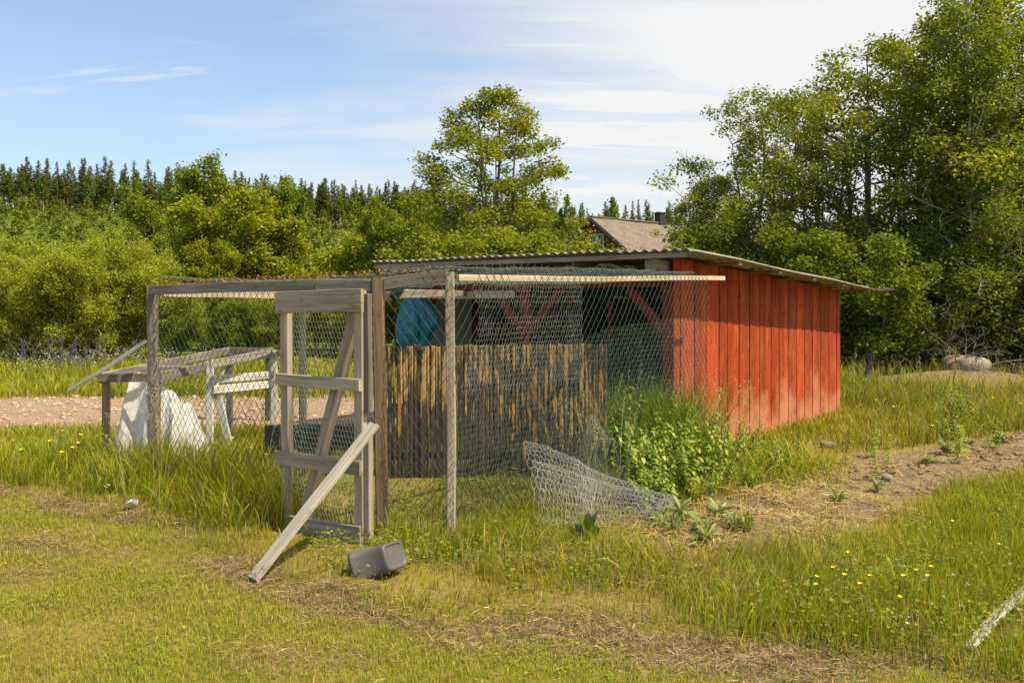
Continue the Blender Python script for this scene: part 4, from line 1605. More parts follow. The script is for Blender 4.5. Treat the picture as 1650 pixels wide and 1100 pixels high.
# trees standing above the scrub on the left
put('round_tree', T_ROUND, 268, 40, 302, H_ROUND, .5, 'dark green tree at the left of the clump above the willow scrub', 'tree', wide=.85)
put('round_tree', T_ROUND, 335, 44, 264, H_ROUND, 2.5, 'tallest dark tree in the clump above the fence', 'tree', wide=.95)
put('round_tree', T_ROUND, 392, 47, 280, H_ROUND, 4.4, 'dark tree behind the bright yellow-green one in the clump', 'tree', wide=.9)
put('bright_tree', T_MAPLE, 408, 37, 308, H_MAPLE, 1.0, 'bright yellow-green tree lit by sun at the right of the clump', 'tree', wide=1.15)
put('bright_tree', T_MAPLE, 318, 34, 388, H_MAPLE, 3.0, 'small bright yellow-green tree in front of the dark clump', 'tree', wide=1.0)
put('round_tree', T_ROUND, 640, 60, 322, H_ROUND, 1.4, 'loose green tree at the clearing edge left of the lone alder', 'tree', wide=.7)


# leafless grey dead bush by the boulders
def build_dead_bush(name, loc, seed, n, h, label, lean, bark='bark_pale'):
    r = np.random.default_rng(seed)
    polys, sites = [], []
    cfg = dict(seg=[8, 5, 4], jit=[.14, .18, .25], up=[-.02, 0, 0], nb=[9, 5], t0=[.2, .2], ang=[.9, .9], W=h * .45, prof=lambda t: 1 - .4 * t, ratio=.4, max=2,
               sites=1, wood_lev=3)
    for (ox, oy, lx, ly, hh, rad) in rstems(seed, n, .3, lean, h, .03):
        grow(r, polys, sites, np.array([ox, oy, -.05]), unit(np.array([lx, ly, .8])), hh, rad, 0, cfg)
    V, Q = tube_chain(polys, 4)
    o = link(name, mk_mesh(name, V, Q, smooth=True, material=bark), None, loc)
    tag(o, label, 'dead bush')


for k, (u, Y, lb, hh) in enumerate(((1500, 18.9, 'bare grey dead branches spreading behind the boulders', 1.9), (1600, 18.6, 'taller bare grey dead bush at the right edge', 2.6),
                                    (75, 22.6, 'bare dead twigs sprawling at the foot of the willow scrub', 1.2), (160, 22.8, 'bare bent branches low beside the metal strip end', 1.1))):
    p = at(u, HZ, Y)
    build_dead_bush('dead_bush', (p.x, p.y, gz(p.x, p.y)), 60 + k, 7, hh, lb, 1.4, 'bark_grey')


# far forest: pines, spruces and birches on the ridge, young growth on the clearing below
def pine_mesh(seed, h=16.0, crown0=.45, W=2.0, spruce=False):
    r = np.random.default_rng(seed)
    polys = [([np.array([0, 0, -.3]), np.array([r.normal(0, .1), r.normal(0, .1), h * .5]), np.array([r.normal(0, .15), r.normal(0, .15), h])], [.19, .13, .03])]
    P, sz = [], []
    nb = 70 if spruce else 66
    for k in range(nb):
        t = (k + r.random()) / nb
        z = h * (crown0 + (1 - crown0) * t)
        if spruce:
            Lb = W * (1 - t) ** .85 * r.uniform(.75, 1.15) + .12
        else:
            Lb = W * ((1 - t) ** .85 + .03) * r.uniform(.5, 1.15) * (1 if t > .15 else r.uniform(.3, .9))
        a = r.random() * 6.28
        dz = -.25 * Lb if spruce else .15 * Lb
        d = np.array([math.cos(a) * Lb, math.sin(a) * Lb, dz])
        polys.append(([np.array([0, 0, z]), np.array([0, 0, z]) + d], [.03, .01]))
        m = 9 if spruce else 8
        for j in range(m):
            f = .25 + .75 * (j + r.random()) / m
            P.append(np.array([0, 0, z]) + d * f + r.normal(0, .14, 3))
            sz.append(r.uniform(.40, .70))
    P = np.array(P)
    pal = np.array([(.105, .140, .036), (.135, .170, .042), (.165, .200, .050), (.19, .22, .056)] if not spruce else [(.085, .125, .034), (.108, .150, .040), (.13, .172, .046)])
    P = np.repeat(P, 3, 0)
    P = P + r.normal(0, .16, P.shape) * np.clip(1.2 - (P[:, 2:3] / h - crown0) / (1 - crown0), .3, 1)
    sz = np.repeat(np.array(sz), 3) * np.clip(1.15 - .75 * (P[:, 2] / h - crown0) / (1 - crown0), .35, 1.1)
    V, Fc, c = leaf_cards(r, P, sz, pal[r.integers(0, len(pal), len(P))], flat=.3, aspect=.4, jit=.2)
    tv, tq = tube_chain(polys, 4)
    return mk_mesh('pine_trunk', tv, tq, smooth=True, material='bark_pine'), mk_mesh('pine_crown', V, Fc, col=c, material='leaf_far')


def sapling_mesh(seed, h=5.0, pal=GREEN_BIRCH, n=520, leaf=.34, trunk_r=.05, W=1.3, bark='bark_pale', base=.05):
    r = np.random.default_rng(seed)
    t = base + (1 - base) * r.random(n) ** .85
    cl = r.integers(0, 34, n)
    ca = r.random(34) * 6.28
    cz = r.random(34)
    R = W * np.sin(np.clip((1 - cz) * 1.15 + .08, 0, 1) * math.pi * .62) * (.55 + .5 * r.random(34))
    P = np.stack([np.cos(ca[cl]) * R[cl], np.sin(ca[cl]) * R[cl], h * (base + (1 - base) * cz[cl])], 1) + r.normal(0, .22 * W / 1.3, (n, 3)) * np.array([1, 1, 1.3])
    P[:, :2] *= (.35 + .65 * r.random((n, 1)))
    pal = np.array(pal)
    V, Fc, c = leaf_cards(r, P, leaf * (.6 + .8 * r.random(n)), pal[r.integers(0, len(pal), n)], flat=.3, aspect=.75, jit=.2)
    tv, tq = tube_chain([([np.array([0, 0, -.2]), np.array([0.05, 0, h * .5]), np.array([0, .05, h * .95])], [trunk_r, trunk_r * .7, .015])], 5)
    return mk_mesh('far_trunk', tv, tq, smooth=True, material=bark), mk_mesh('far_crown', V, Fc, col=c, material='leaf_far')


def pine_scale(r, u):
    k = r.uniform(.72, 1.10) * (.92 if u > 700 else 1)
    w = k * r.uniform(1.2, 1.65)
    return (w, w, k)


def far_wood():
    r = random.Random(77)
    pines = [pine_mesh(100 + k, h=r.uniform(14.5, 17.5), crown0=r.uniform(.26, .44)) for k in range(6)]
    spruces = [pine_mesh(120 + k, h=14 + k, crown0=.06, W=2.1, spruce=True) for k in range(3)]
    birches = [sapling_mesh(140 + k, 13.0, GREEN_BIRCH[:3], 900, .6, .12, 2.0, base=.3) for k in range(3)]
    YG = [(.16, .22, .02), (.22, .275, .024), (.29, .33, .03), (.12, .17, .02)]
    young = [sapling_mesh(160 + k, 4.6, YG, 420, .36, .05, 1.25) for k in range(5)]
    # ridge
    for k in range(295):
        u = -70 + (1255) * ((k * .618034) % 1.0)
        row = k % 4
        Y = 292 + row * 11 + r.uniform(-4, 4) + (15 if u > 700 else 0)
        x = (u - 825) / F * Y
        plant_tree('pine_tree', pines[r.randrange(6)], (x, Y, gz(x, Y) - .2), r.uniform(0, 6.3), pine_scale(r, u),
                   'tall slender pine in the forest along the hilltop', 'tree', 'pines along the hilltop')
    for k in range(230):
        u = r.uniform(-60, 1180)
        Y = 288 + r.uniform(0, 34) if k < 40 else 325 + r.uniform(0, 30)
        x = (u - 825) / F * Y
        plant_tree('spruce_tree', spruces[r.randrange(3)], (x, Y, gz(x, Y) - .2), r.uniform(0, 6.3), r.uniform(.75, 1.15),
                   'dark pointed spruce among the hilltop pines', 'tree', 'spruces along the hilltop')
    for k in range(110):
        u = r.uniform(440, 1160) if k % 3 else r.uniform(-60, 500)
        Y = 270 + r.uniform(0, 60)
        x = (u - 825) / F * Y
        plant_tree('birch_tree', birches[r.randrange(3)], (x, Y, gz(x, Y) - .2), r.uniform(0, 6.3), r.uniform(.6, 1.15) if u > 440 else r.uniform(.45, 1.0),
                   'round-crowned birch in front of the hilltop pines', 'tree', 'birches below the hilltop')
    # young growth over the clearing
    n = 290
    for k in range(n):
        q = (k + .5) / n
        Y = 62 + 226 * (q ** .8)
        u = -90 + 1120 * ((k * .7548777) % 1.0)
        x = (u - 825) / F * Y + r.uniform(-1.5, 1.5)
        s = r.uniform(.62, 1.25) * (1.0 if Y > 130 else .8)
        plant_tree('young_birch', young[r.randrange(5)], (x, Y, gz(x, Y) - .15), r.uniform(0, 6.3), (s * 1.45, s * 1.45, s),
                   'young bright green birch in the regrowth on the hillside clearing', 'sapling', 'young trees on the clearing')


far_wood()


def build_ridge_undergrowth():
    """shaded spruce undergrowth between the trunks of the hilltop forest"""
    r = np.random.default_rng(91)
    n = 26000
    Y = 306 + 50 * r.random(n)
    X = (-140 + 1450 * r.random(n) - 825) / F * Y
    P = np.stack([X, Y, ground_h(X, Y) + 9.5 * r.random(n) ** 1.3], 1)
    pal = np.array([(.06, .085, .02), (.08, .105, .024), (.05, .075, .018)])
    V, Fc, c = leaf_cards(r, P, .7 + .6 * r.random(n), pal[r.integers(0, 3, n)], flat=.2, aspect=.7, jit=.2)
    o = link('ridge_undergrowth', mk_mesh('ridge_undergrowth', V, Fc, col=c, material='leaf_far'))
    tag(o, 'dark undergrowth between the trunks of the hilltop forest', 'undergrowth', kind='stuff')


build_ridge_undergrowth()


def build_scrub():
    """low green scrub that carpets the hillside between the saplings"""
    r = np.random.default_rng(90)
    n = 42000
    Y = 34 + 262 * r.random(n) ** .9
    u = -120 + 1500 * r.random(n)
    X = (u - 825) / F * Y
    Z = ground_h(X, Y)
    cl = fbm(X * .12, Y * .12, 61)
    P = np.stack([X, Y, Z + r.random(n) * (.4 + 2.0 * sstep(.4, .8, cl))], 1)
    pal = np.array([(.13, .18, .020), (.18, .225, .024), (.23, .265, .030), (.24, .25, .040), (.09, .14, .02)])
    V, Fc, c = leaf_cards(r, P, (.45 + .4 * r.random(n)) * (.5 + Y / 300), pal[r.integers(0, 5, n)], flat=.3, aspect=.8, jit=.2)
    o = link('hillside_scrub', mk_mesh('hillside_scrub', V, Fc, col=c, material='leaf_far'))
    tag(o, 'bright low scrub covering the hillside below the pines', 'scrub', kind='stuff')


build_scrub()


# ------------------------------------------------------------------ boulders and stones
def boulder(name, loc, size, seed, material, label, cat='boulder', group=None):
    n, m = 28, 18
    V = []
    for j in range(m + 1):
        th = math.pi * j / m
        for i in range(n):
            ph = 2 * math.pi * i / n
            d = np.array([math.sin(th) * math.cos(ph), math.sin(th) * math.sin(ph), math.cos(th)])
            k = 1 + .45 * (float(fbm(np.array([d[0] * 1.4 + 5]), np.array([d[1] * 1.4 + d[2] * 1.3]), seed)[0]) - .5)
            e = np.sign(d) * np.abs(d) ** .85 * k
            V.append((e[0] * size[0], e[1] * size[1], e[2] * size[2]))
    V = np.array(V)
    i = np.arange(m * n).reshape(m, n)
    Q = np.stack([i.ravel(), np.roll(i, -1, 1).ravel(), (np.roll(i, -1, 1) + n).ravel(), (i + n).ravel()], 1)[:, ::-1]
    o = link(name, mk_mesh(name, V, Q, smooth=True, material=material), None, loc)
    o.rotation_euler = (0, 0, seed)
    tag(o, label, cat, group)
    return o


p = at(1542, HZ, 18.6)
boulder('boulder', (p.x, p.y, gz(p.x, p.y) + .13), (.34, .30, .27), 3, 'boulder_pink', 'pinkish rounded boulder, the rear one of two')
p = at(1568, HZ, 17.9)
boulder('boulder', (p.x, p.y, gz(p.x, p.y) + .07), (.38, .27, .20), 7, 'boulder_grey', 'flatter pale grey boulder lying in front of the pink one')
for k, (u, v, s) in enumerate(((1288, 797, .05), (1335, 722, .07), (1180, 842, .045), (1430, 770, .05))):
    Y = EYE * F / (v - HZ)
    p = at(u, HZ, Y)
    boulder('soil_stone', (p.x, p.y, gz(p.x, p.y) + s * .3), (s * 1.2, s, s * .7), 11 + k, 'stone', 'small brown stone lying on the bare soil bed', 'stone', 'stones on the soil bed')
def build_lumps(name, x, y, size, seed, material, label, cat):
    """many small irregular lumps resting on the ground, one object"""
    r = np.random.default_rng(seed)
    g = (1 + 5 ** .5) / 2
    ico = np.array([(-1, g, 0), (1, g, 0), (-1, -g, 0), (1, -g, 0), (0, -1, g), (0, 1, g), (0, -1, -g), (0, 1, -g), (g, 0, -1), (g, 0, 1), (-g, 0, -1), (-g, 0, 1)]) / 1.9
    tri = np.array([(0, 11, 5), (0, 5, 1), (0, 1, 7), (0, 7, 10), (0, 10, 11), (1, 5, 9), (5, 11, 4), (11, 10, 2), (10, 7, 6), (7, 1, 8), (3, 9, 4), (3, 4, 2), (3, 2, 6), (3, 6, 8), (3, 8, 9),
                    (4, 9, 5), (2, 4, 11), (6, 2, 10), (8, 6, 7), (9, 8, 1)])
    n = len(x)
    V = ico[None] * (1 + r.normal(0, .22, (n, 12, 1))) * size[:, None, None] * np.array([1.15, 1.0, .62]) * (1 + r.normal(0, .2, (n, 1, 3)))
    a = r.uniform(0, 6.28, n)
    ca, sa = np.cos(a)[:, None], np.sin(a)[:, None]
    X = V[:, :, 0] * ca - V[:, :, 1] * sa
    Yy = V[:, :, 0] * sa + V[:, :, 1] * ca
    z = ground_h(x, y)
    W = np.stack([X + x[:, None], Yy + y[:, None], V[:, :, 2] + (z + size * .18)[:, None]], -1)
    T = (tri[None] + (np.arange(n) * 12)[:, None, None]).reshape(-1, 3)
    o = link(name, mk_mesh(name, W.reshape(-1, 3), T, smooth=False, material=material))
    tag(o, label, cat, kind='stuff')


def build_rubble():
    r = np.random.default_rng(401)
    x, y = r.uniform(.4, 9, 17000), r.uniform(5.6, 13.4, 17000)
    k = (polydist(x, y, SOIL) > -.12) & (r.random(17000) < sstep(.38, .62, fbm(x * 2.4, y * 2.4, 8)))
    x, y = x[k], y[k]
    build_lumps('soil_clods', x, y, .007 + .030 * r.random(len(x)) ** 3.0, 402, 'clod', 'crumbly brown clods over the bare soil bed', 'soil')
    x, y = r.uniform(-13, -.6, 3600), r.uniform(12.3, 16.7, 3600)
    build_lumps('gravel', x, y, .010 + .045 * r.random(len(x)) ** 4, 403, 'gravel_stone', 'tan gravel stones on the bare strip behind the run', 'gravel')


build_rubble()


def build_litter():
    for k, (u, v, lb) in enumerate(((205, 826, 'crushed white plastic cup on the mown clippings'), (176, 802, 'grey scrap of plastic at the edge of the tall grass'))):
        Y = EYE * F / (v - HZ)
        p = at(u, HZ, Y)
        V = []
        for j in range(6):
            for i in range(14):
                a = 6.283 * i / 14
                R = (.028 + .012 * j / 5) * (1 + .25 * math.sin(a * 2 + j))
                V.append((math.cos(a) * R * (1 if k == 0 else 1.8), math.sin(a) * R * .55, .085 * j / 5 * (1 if k == 0 else .3)))
        o = cloth_obj('plastic_scrap', np.array(V), 14, 6, 'white_plastic', closed=True)
        o.location = (p.x, p.y, gz(p.x, p.y) + .04)
        o.rotation_euler = (1.2 if k == 0 else .2, .3, 1.1)
        tag(o, lb, 'litter')


build_litter()


# ------------------------------------------------------------------ grass and other ground cover
def blades(P, h, w, bend, az, nseg, cb, ct, tw=None):
    """curved tapering blades; arrays per blade"""
    n = len(P)
    h, w, bend, az = [np.broadcast_to(np.asarray(a, float), (n,)) for a in (h, w, bend, az)]
    ld = np.stack([np.cos(az), np.sin(az), np.zeros(n)], 1)
    fa = az + math.pi / 2 if tw is None else tw
    sd = np.stack([np.cos(fa), np.sin(fa), np.zeros(n)], 1)
    V = np.zeros((n, 2 * nseg + 1, 3))
    C = np.zeros((n, 2 * nseg + 1, 3))
    for j in range(nseg + 1):
        t = j / nseg
        th = bend * t
        # arc: integrate direction turning from vertical towards ld
        s = np.where(bend > 1e-3, (1 - np.cos(th)) / np.maximum(bend, 1e-3), 0)
        c = np.where(bend > 1e-3, np.sin(th) / np.maximum(bend, 1e-3), t)
        ctr = P + ld * (h * s)[:, None]
        ctr[:, 2] += h * c
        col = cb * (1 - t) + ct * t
        if j < nseg:
            ww = (w * .5 * (1 - .75 * t ** 1.4))[:, None]
            V[:, 2 * j] = ctr - sd * ww
            V[:, 2 * j + 1] = ctr + sd * ww
            C[:, 2 * j] = C[:, 2 * j + 1] = col
        else:
            V[:, 2 * j] = ctr
            C[:, 2 * j] = col
    m = 2 * nseg + 1
    b = (np.arange(n) * m)[:, None]
    Q = [np.concatenate([b + 2 * j, b + 2 * j + 1, b + 2 * j + 3, b + 2 * j + 2], 1) for j in range(nseg - 1)]
    Tt = np.concatenate([b + 2 * nseg - 2, b + 2 * nseg - 1, b + 2 * nseg], 1)
    return V.reshape(-1, 3), (np.concatenate(Q) if Q else np.zeros((0, 4), int)), Tt, C.reshape(-1, 3)


class Cover:
    def __init__(self):
        self.V, self.Q, self.T, self.C, self.n = [], [], [], [], 0

    def add(self, V, Q, T, C):
        self.V.append(V)
        self.C.append(C)
        if len(Q):
            self.Q.append(Q + self.n)
        if len(T):
            self.T.append(T + self.n)
        self.n += len(V)

    def build(self, name, material, label, cat):
        me = mk_mesh(name, np.concatenate(self.V), [np.concatenate(x) for x in (self.Q, self.T) if x], col=np.concatenate(self.C), material=material)
        o = link(name, me)
        tag(o, label, cat, kind='stuff')
        return o


def pick(r, n, pal, jit=.15):
    pal = np.array(pal)
    return pal[r.integers(0, len(pal), n)] * (1 + r.normal(0, jit, (n, 1))).clip(.5, 1.6)


def scatter(r, n, x0, x1, y0, y1, dens):
    """rejection-sample n candidate points by dens(x,y) in 0..1"""
    x = r.uniform(x0, x1, n)
    y = r.uniform(y0, y1, n)
    k = r.random(n) < dens(x, y)
    return x[k], y[k]


def in_view(x, y, pad=.9):
    return np.abs(x) < .56 * y + pad


SHED_POLY = [S(-.02, -.05, 0)[:2], S(4.2, -.05, 0)[:2], S(4.2, 5.4, 0)[:2], S(-.02, 5.4, 0)[:2]]
LAWN_G = [(0.254, 0.320, 0.022), (0.358, 0.399, 0.026), (0.462, 0.472, 0.039), (0.531, 0.505, 0.067)]
STRAW = [(0.480, 0.356, 0.130), (0.396, 0.282, 0.100), (0.552, 0.425, 0.180), (0.300, 0.207, 0.080)]
TALL_G = [(0.195, 0.272, 0.010), (0.265, 0.337, 0.013), (0.345, 0.390, 0.017), (0.439, 0.428, 0.021), (0.551, 0.437, 0.036)]
DEEP_G = [(0.094, 0.176, 0.010), (0.142, 0.235, 0.011), (0.198, 0.286, 0.016), (0.264, 0.336, 0.019)]
HAYC = [(0.248, 0.171, 0.074), (0.358, 0.252, 0.115), (0.466, 0.335, 0.162), (0.155, 0.104, 0.047)]


def strands(r, x, y, z, ln, w, pal, lift=.02):
    n = len(x)
    az = r.uniform(0, 6.28, n)
    el = r.normal(0, .22, n)
    d = np.stack([np.cos(az) * np.cos(el), np.sin(az) * np.cos(el), np.sin(el)], 1)
    ln = np.broadcast_to(ln, (n,))
    a = np.stack([x, y, z + lift * r.random(n)], 1)
    sd = np.stack([-np.sin(az), np.cos(az), r.normal(0, .4, n)], 1) * np.broadcast_to(w, (n,))[:, None] * .5
    mid = a + d * ln[:, None] * .5 + np.array([0, 0, 1]) * (ln * .10 * r.random(n))[:, None] + r.normal(0, .1, (n, 3)) * ln[:, None] * .5
    b = a + d * ln[:, None]
    floor = np.stack([z, z, z], 0)
    V = np.stack([a - sd, a + sd, mid - sd, mid + sd, b], 1)
    V[:, :, 2] = np.maximum(V[:, :, 2], (z + .003)[:, None])
    k = (np.arange(n) * 5)[:, None]
    Q = np.concatenate([k, k + 1, k + 3, k + 2], 1)
    T = np.concatenate([k + 2, k + 3, k + 4], 1)
    C = np.repeat(pick(r, n, pal, .18), 5, 0)
    return V.reshape(-1, 3), Q, T, C


def build_lawn():
    r = np.random.default_rng(201)
    c = Cover()

    def dens(x, y):
        d = edge_y(x) - y
        pat = fbm(x * 1.3, y * 1.3, 51)
        s, g, h = zone_masks(x, y)
        return sstep(-.25, .1, d) * np.where(in_view(x, y), 1, .25) * (.35 + .65 * sstep(.3, .6, pat)) * (1 - .72 * h)
    x, y = scatter(r, 520000, -7.2, 4.2, 3.3, 9.3, dens)
    n = len(x)
    z = ground_h(x, y)
    pat = fbm(x * .9 + 7, y * .9, 53)
    fine = fbm(x * 6, y * 6, 54)
    h = (.022 + .034 * r.random(n) ** 1.5) * (.55 + .9 * fine) * np.where(r.random(n) < .03, 1.9, 1.0)
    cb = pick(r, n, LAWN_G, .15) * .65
    ct = pick(r, n, LAWN_G, .18)
    dry = (r.random(n) < .12 + .30 * sstep(.5, .75, pat))[:, None]
    ct = np.where(dry, pick(r, n, STRAW, .15) * .85, ct)
    fr = 1 + (y - 4.5) * .10
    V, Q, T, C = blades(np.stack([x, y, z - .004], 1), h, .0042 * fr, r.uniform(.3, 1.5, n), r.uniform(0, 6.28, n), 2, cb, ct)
    c.add(V, Q, T, C)
    x, y = scatter(r, 60000, -6.5, 3.6, 3.5, 8.6, lambda x, y: sstep(-.1, .1, edge_y(x) - y) * in_view(x, y, .4) * (.15 + .85 * sstep(.45, .7, fbm(x * 1.1, y * 2.6, 57))))
    V, Q, T, C = strands(r, x, y, ground_h(x, y) + .012 * r.random(len(x)), r.uniform(.02, .07, len(x)), .0028, STRAW, .012)
    c.add(V, Q, T, C)
    x, y = scatter(r, 40000, -6.5, 3.6, 3.5, 8.6, lambda x, y: sstep(-.1, .1, edge_y(x) - y) * in_view(x, y, .4) * sstep(.52, .7, fbm(x * 2.3, y * 2.3, 58)))
    n = len(x)
    V, Fc, cc = leaf_cards(r, np.stack([x, y, ground_h(x, y) + .012 + .02 * r.random(n)], 1), .010 + .012 * r.random(n), pick(r, n, TALL_G[:3], .1), flat=.8, aspect=.9, jit=.15)
    c.add(V, np.zeros((0, 4), int), Fc, cc)
    c.build('mown_lawn', 'grass', 'short mown yellow-green lawn in front of the run', 'grass')


build_lawn()


def build_hay():
    r = np.random.default_rng(202)
    c = Cover()

    def dens(x, y):
        s, g, h = zone_masks(x, y)
        return h * in_view(x, y, .6) * (y < edge_y(x) + .25)
    x, y = scatter(r, 200000, -6.5, 4.0, 3.4, 9, dens)
    n = len(x)
    clump = fbm(x * 3.5, y * 5, 71)
    lift = .015 + .085 * sstep(.48, .75, clump)
    V, Q, T, C = strands(r, x, y, ground_h(x, y) + lift * r.random(n), r.uniform(.03, .10, n), .0032, HAYC, .01)
    c.add(V, Q, T, C)
    c.build('hay_clippings', 'hay', 'brown dried grass clippings lying in rows along the mowing edge', 'clippings')
    c = Cover()

    def dens2(x, y):
        d = polydist(x, y, SOIL)
        a = sstep(-.9, .0, d) * (1 - sstep(.5, 1.2, d)) * (x < 3.2)
        a = np.maximum(a, .8 * sstep(.2, .9, np.exp(-(((x - .55) / .7) ** 2 + ((y - 5.9) / .45) ** 2))))
        return a * sstep(.35, .6, fbm(x * 1.8, y * 1.8, 77)) * (y > edge_y(x))
    x, y = scatter(r, 75000, -.6, 6.5, 4.5, 11.5, dens2)
    V, Q, T, C = strands(r, x, y, ground_h(x, y) + .04 * r.random(len(x)), r.uniform(.06, .26, len(x)), .0042, STRAW, .02)
    c.add(V, Q, T, C)
    x, y = scatter(r, 30000, .4, 8.5, 5.6, 13, lambda x, y: sstep(-.1, .3, polydist(x, y, SOIL)) * .6)
    V, Q, T, C = strands(r, x, y, ground_h(x, y), r.uniform(.04, .18, len(x)), .0045, HAYC + STRAW[:2], .015)
    c.add(V, Q, T, C)
    c.build('dry_straw', 'hay', 'pale dry straw lying over the soil bed and its edge', 'straw')


build_hay()


def build_tall_grass():
    r = np.random.default_rng(203)

    def region(c, n, box, dens, hfun, w, pal, bend=(.3, 1.3), nseg=4, strawf=.08, wscale=.09, basedark=.55):
        x, y = scatter(r, n, *box, lambda x, y: dens(x, y) * np.where(in_view(x, y, .5), 1, .3) * (polydist(x, y, SHED_POLY) < 0))
        n = len(x)
        if not n:
            return
        z = ground_h(x, y)
        h = hfun(x, y) * r.uniform(.45, 1.15, n)
        tuft = fbm(x * 3.1, y * 3.1, 83)
        h = h * (.65 + .7 * tuft)
        az = 6.28 * fbm(x * 1.4, y * 1.4, 85) * 2 + r.normal(0, 1.4, n)
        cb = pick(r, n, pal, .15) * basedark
        ct = pick(r, n, pal, .2)
        st = (r.random(n) < strawf)[:, None]
        ct = np.where(st, pick(r, n, STRAW, .15), ct)
        cb = np.where(st, ct * .8, cb)
        ww = w * (1 + np.maximum(0, y - 6) * wscale) * r.uniform(.5, 1.2, n) * np.where(r.random(n) < .12, 2.0, 1.0)
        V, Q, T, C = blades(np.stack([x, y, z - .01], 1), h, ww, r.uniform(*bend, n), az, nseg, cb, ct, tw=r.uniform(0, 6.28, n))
        c.add(V, Q, T, C)

    fence_d = lambda x, y: np.abs(polyline_d(x, y, [A_, B_, C_, (2.0, 9.7)]))
    inpen = lambda x, y: polydist(x, y, PEN)
    # left: tall meadow grass round the frame and along the chain-link
    c = Cover()
    region(c, 90000, (-9, -1.55, 6.6, 13.2),
           lambda x, y: sstep(.0, .35, y - edge_y(x)) * (inpen(x, y) < .12) * (1 - sstep(11.6, 12.8, y)) * (1 - .55 * sstep(9.5, 11.5, y)) * (.5 + .5 * sstep(.35, .55, fbm(x * 1.7, y * 1.7, 88))),
           lambda x, y: (.33 + .20 * np.exp(-(fence_d(x, y) / .35) ** 2) - .10 * sstep(.8, .0, y - edge_y(x))) * (1 - .6 * sstep(9.0, 11.0, y)), .0075, TALL_G, strawf=.10)
    c.build('meadow_grass', 'grass', 'tall green grass along the left fence and round the timber frame', 'grass')
    # in front of the right part of the run
    c = Cover()
    region(c, 78000, (-3.8, 1.9, 4.6, 8.8),
           lambda x, y: sstep(-.22, .12, y - edge_y(x)) * (inpen(x, y) < .05) * (1 - .9 * sstep(-.1, .15, polydist(x, y, SOIL))) * (.25 + .75 * sstep(.38, .6, fbm(x * 2, y * 2, 91))),
           lambda x, y: (.10 + .12 * sstep(.1, 1.0, y - edge_y(x))) * (1 - .62 * np.exp(-(((x - .62) / .62) ** 2 + ((y - 6.75) / .5) ** 2))) * (1 - .72 * np.exp(-(polyline_d(x, y, [(-1.55, 6.45), (-.95, 6.0), (-.75, 5.65)]) / .28) ** 2)), .0055, TALL_G, strawf=.26)
    c.build('fringe_grass', 'grass', 'rough half-grown grass between the mown lawn and the run', 'grass')
    # floor of the run
    c = Cover()
    region(c, 46000, (-3.2, 2.0, 6.4, 12.6), lambda x, y: (inpen(x, y) > -.05) * (.55 + .45 * sstep(.4, .6, fbm(x * 2, y * 2, 93))),
           lambda x, y: .045 + .20 * sstep(.50, .72, fbm(x * .9 + 3, y * .9, 95)) + .12 * (x > .3) + .07 * (y > 8.8), .0055, [(.17, .20, .018), (.22, .235, .02), (.13, .17, .016), (.27, .25, .03)], strawf=.12, nseg=3)
    c.build('run_floor_grass', 'grass', 'short mossy yellow-green grass on the floor of the run', 'grass')
    # very tall grass by the shed corner and the weeds strip
    c = Cover()
    region(c, 22000, (.35, 2.5, 7.3, 10.2), lambda x, y: np.exp(-(((x - 1.36) / .38) ** 2 + ((y - 8.95) / .6) ** 2)) * 1.0,
           lambda x, y: .82 + 0 * x, .0085, DEEP_G + TALL_G[2:3], bend=(.15, 1.0), strawf=.05)
    region(c, 9500, (1.0, 3.4, 7.3, 9.6), lambda x, y: np.exp(-(polyline_d(x, y, [(1.15, 7.7), (2.8, 9.15)]) / .30) ** 2) * sstep(.42, .62, fbm(x * 2.6, y * 2.6, 111)),
           lambda x, y: .40 + 0 * x, .0080, TALL_G, bend=(.8, 2.2), strawf=.08)
    region(c, 16000, (1.6, 5.6, 8.6, 14.2), lambda x, y: np.exp(-(polyline_d(x, y, [(1.9, 9.75), (5.1, 13.8)]) / .32) ** 2) * .8,
           lambda x, y: .17 + 0 * x, .0085, TALL_G, bend=(.3, 1.6), strawf=.06)
    c.build('shed_side_grass', 'grass', 'very tall green grass growing against the shed corner', 'grass')
    # right foreground
    FORE = [(1.35, 5.15), (2.0, 5.65), (2.75, 6.7), (3.7, 7.75), (5.6, 9.25), (8.5, 10.4), (8.5, 3.2), (1.4, 3.2), (1.15, 4.6)]
    c = Cover()
    region(c, 150000, (.9, 7.2, 3.7, 10.3), lambda x, y: sstep(-.45, .25, polydist(x, y, FORE) + .5 * (fbm(x * 2.2, y * 2.2, 98) - .5)) * sstep(-.1, .15, y - edge_y(x)) * (.55 + .45 * sstep(.3, .55, fbm(x * 1.6, y * 1.6, 97))),
           lambda x, y: (.17 + .12 * sstep(.0, 1.2, polydist(x, y, FORE))) * (1 - .5 * np.exp(-(polyline_d(x, y, [(2.0, 4.1), (3.0, 5.2)]) / .13) ** 2)), .0052, TALL_G, strawf=.10, bend=(.2, 1.2))
    c.build('foreground_grass', 'grass', 'long bright grass in the right foreground beside the soil bed', 'grass')
    # clover and other small leaves low in the foreground grass
    c = Cover()
    x, y = scatter(r, 52000, .2, 7, 3.8, 9.5, lambda x, y: sstep(-.3, .3, polydist(x, y, FORE)) * sstep(.0, .2, y - edge_y(x)) * sstep(.42, .62, fbm(x * 1.9, y * 1.9, 107)) * in_view(x, y, .3))
    n = len(x)
    V, Fc, cc = leaf_cards(r, np.stack([x, y, ground_h(x, y) + .03 + .14 * r.random(n)], 1), .014 + .016 * r.random(n), pick(r, n, TALL_G[:3], .1) * .75, flat=.8, aspect=.9, jit=.15)
    c.add(V, np.zeros((0, 4), int), Fc, cc)
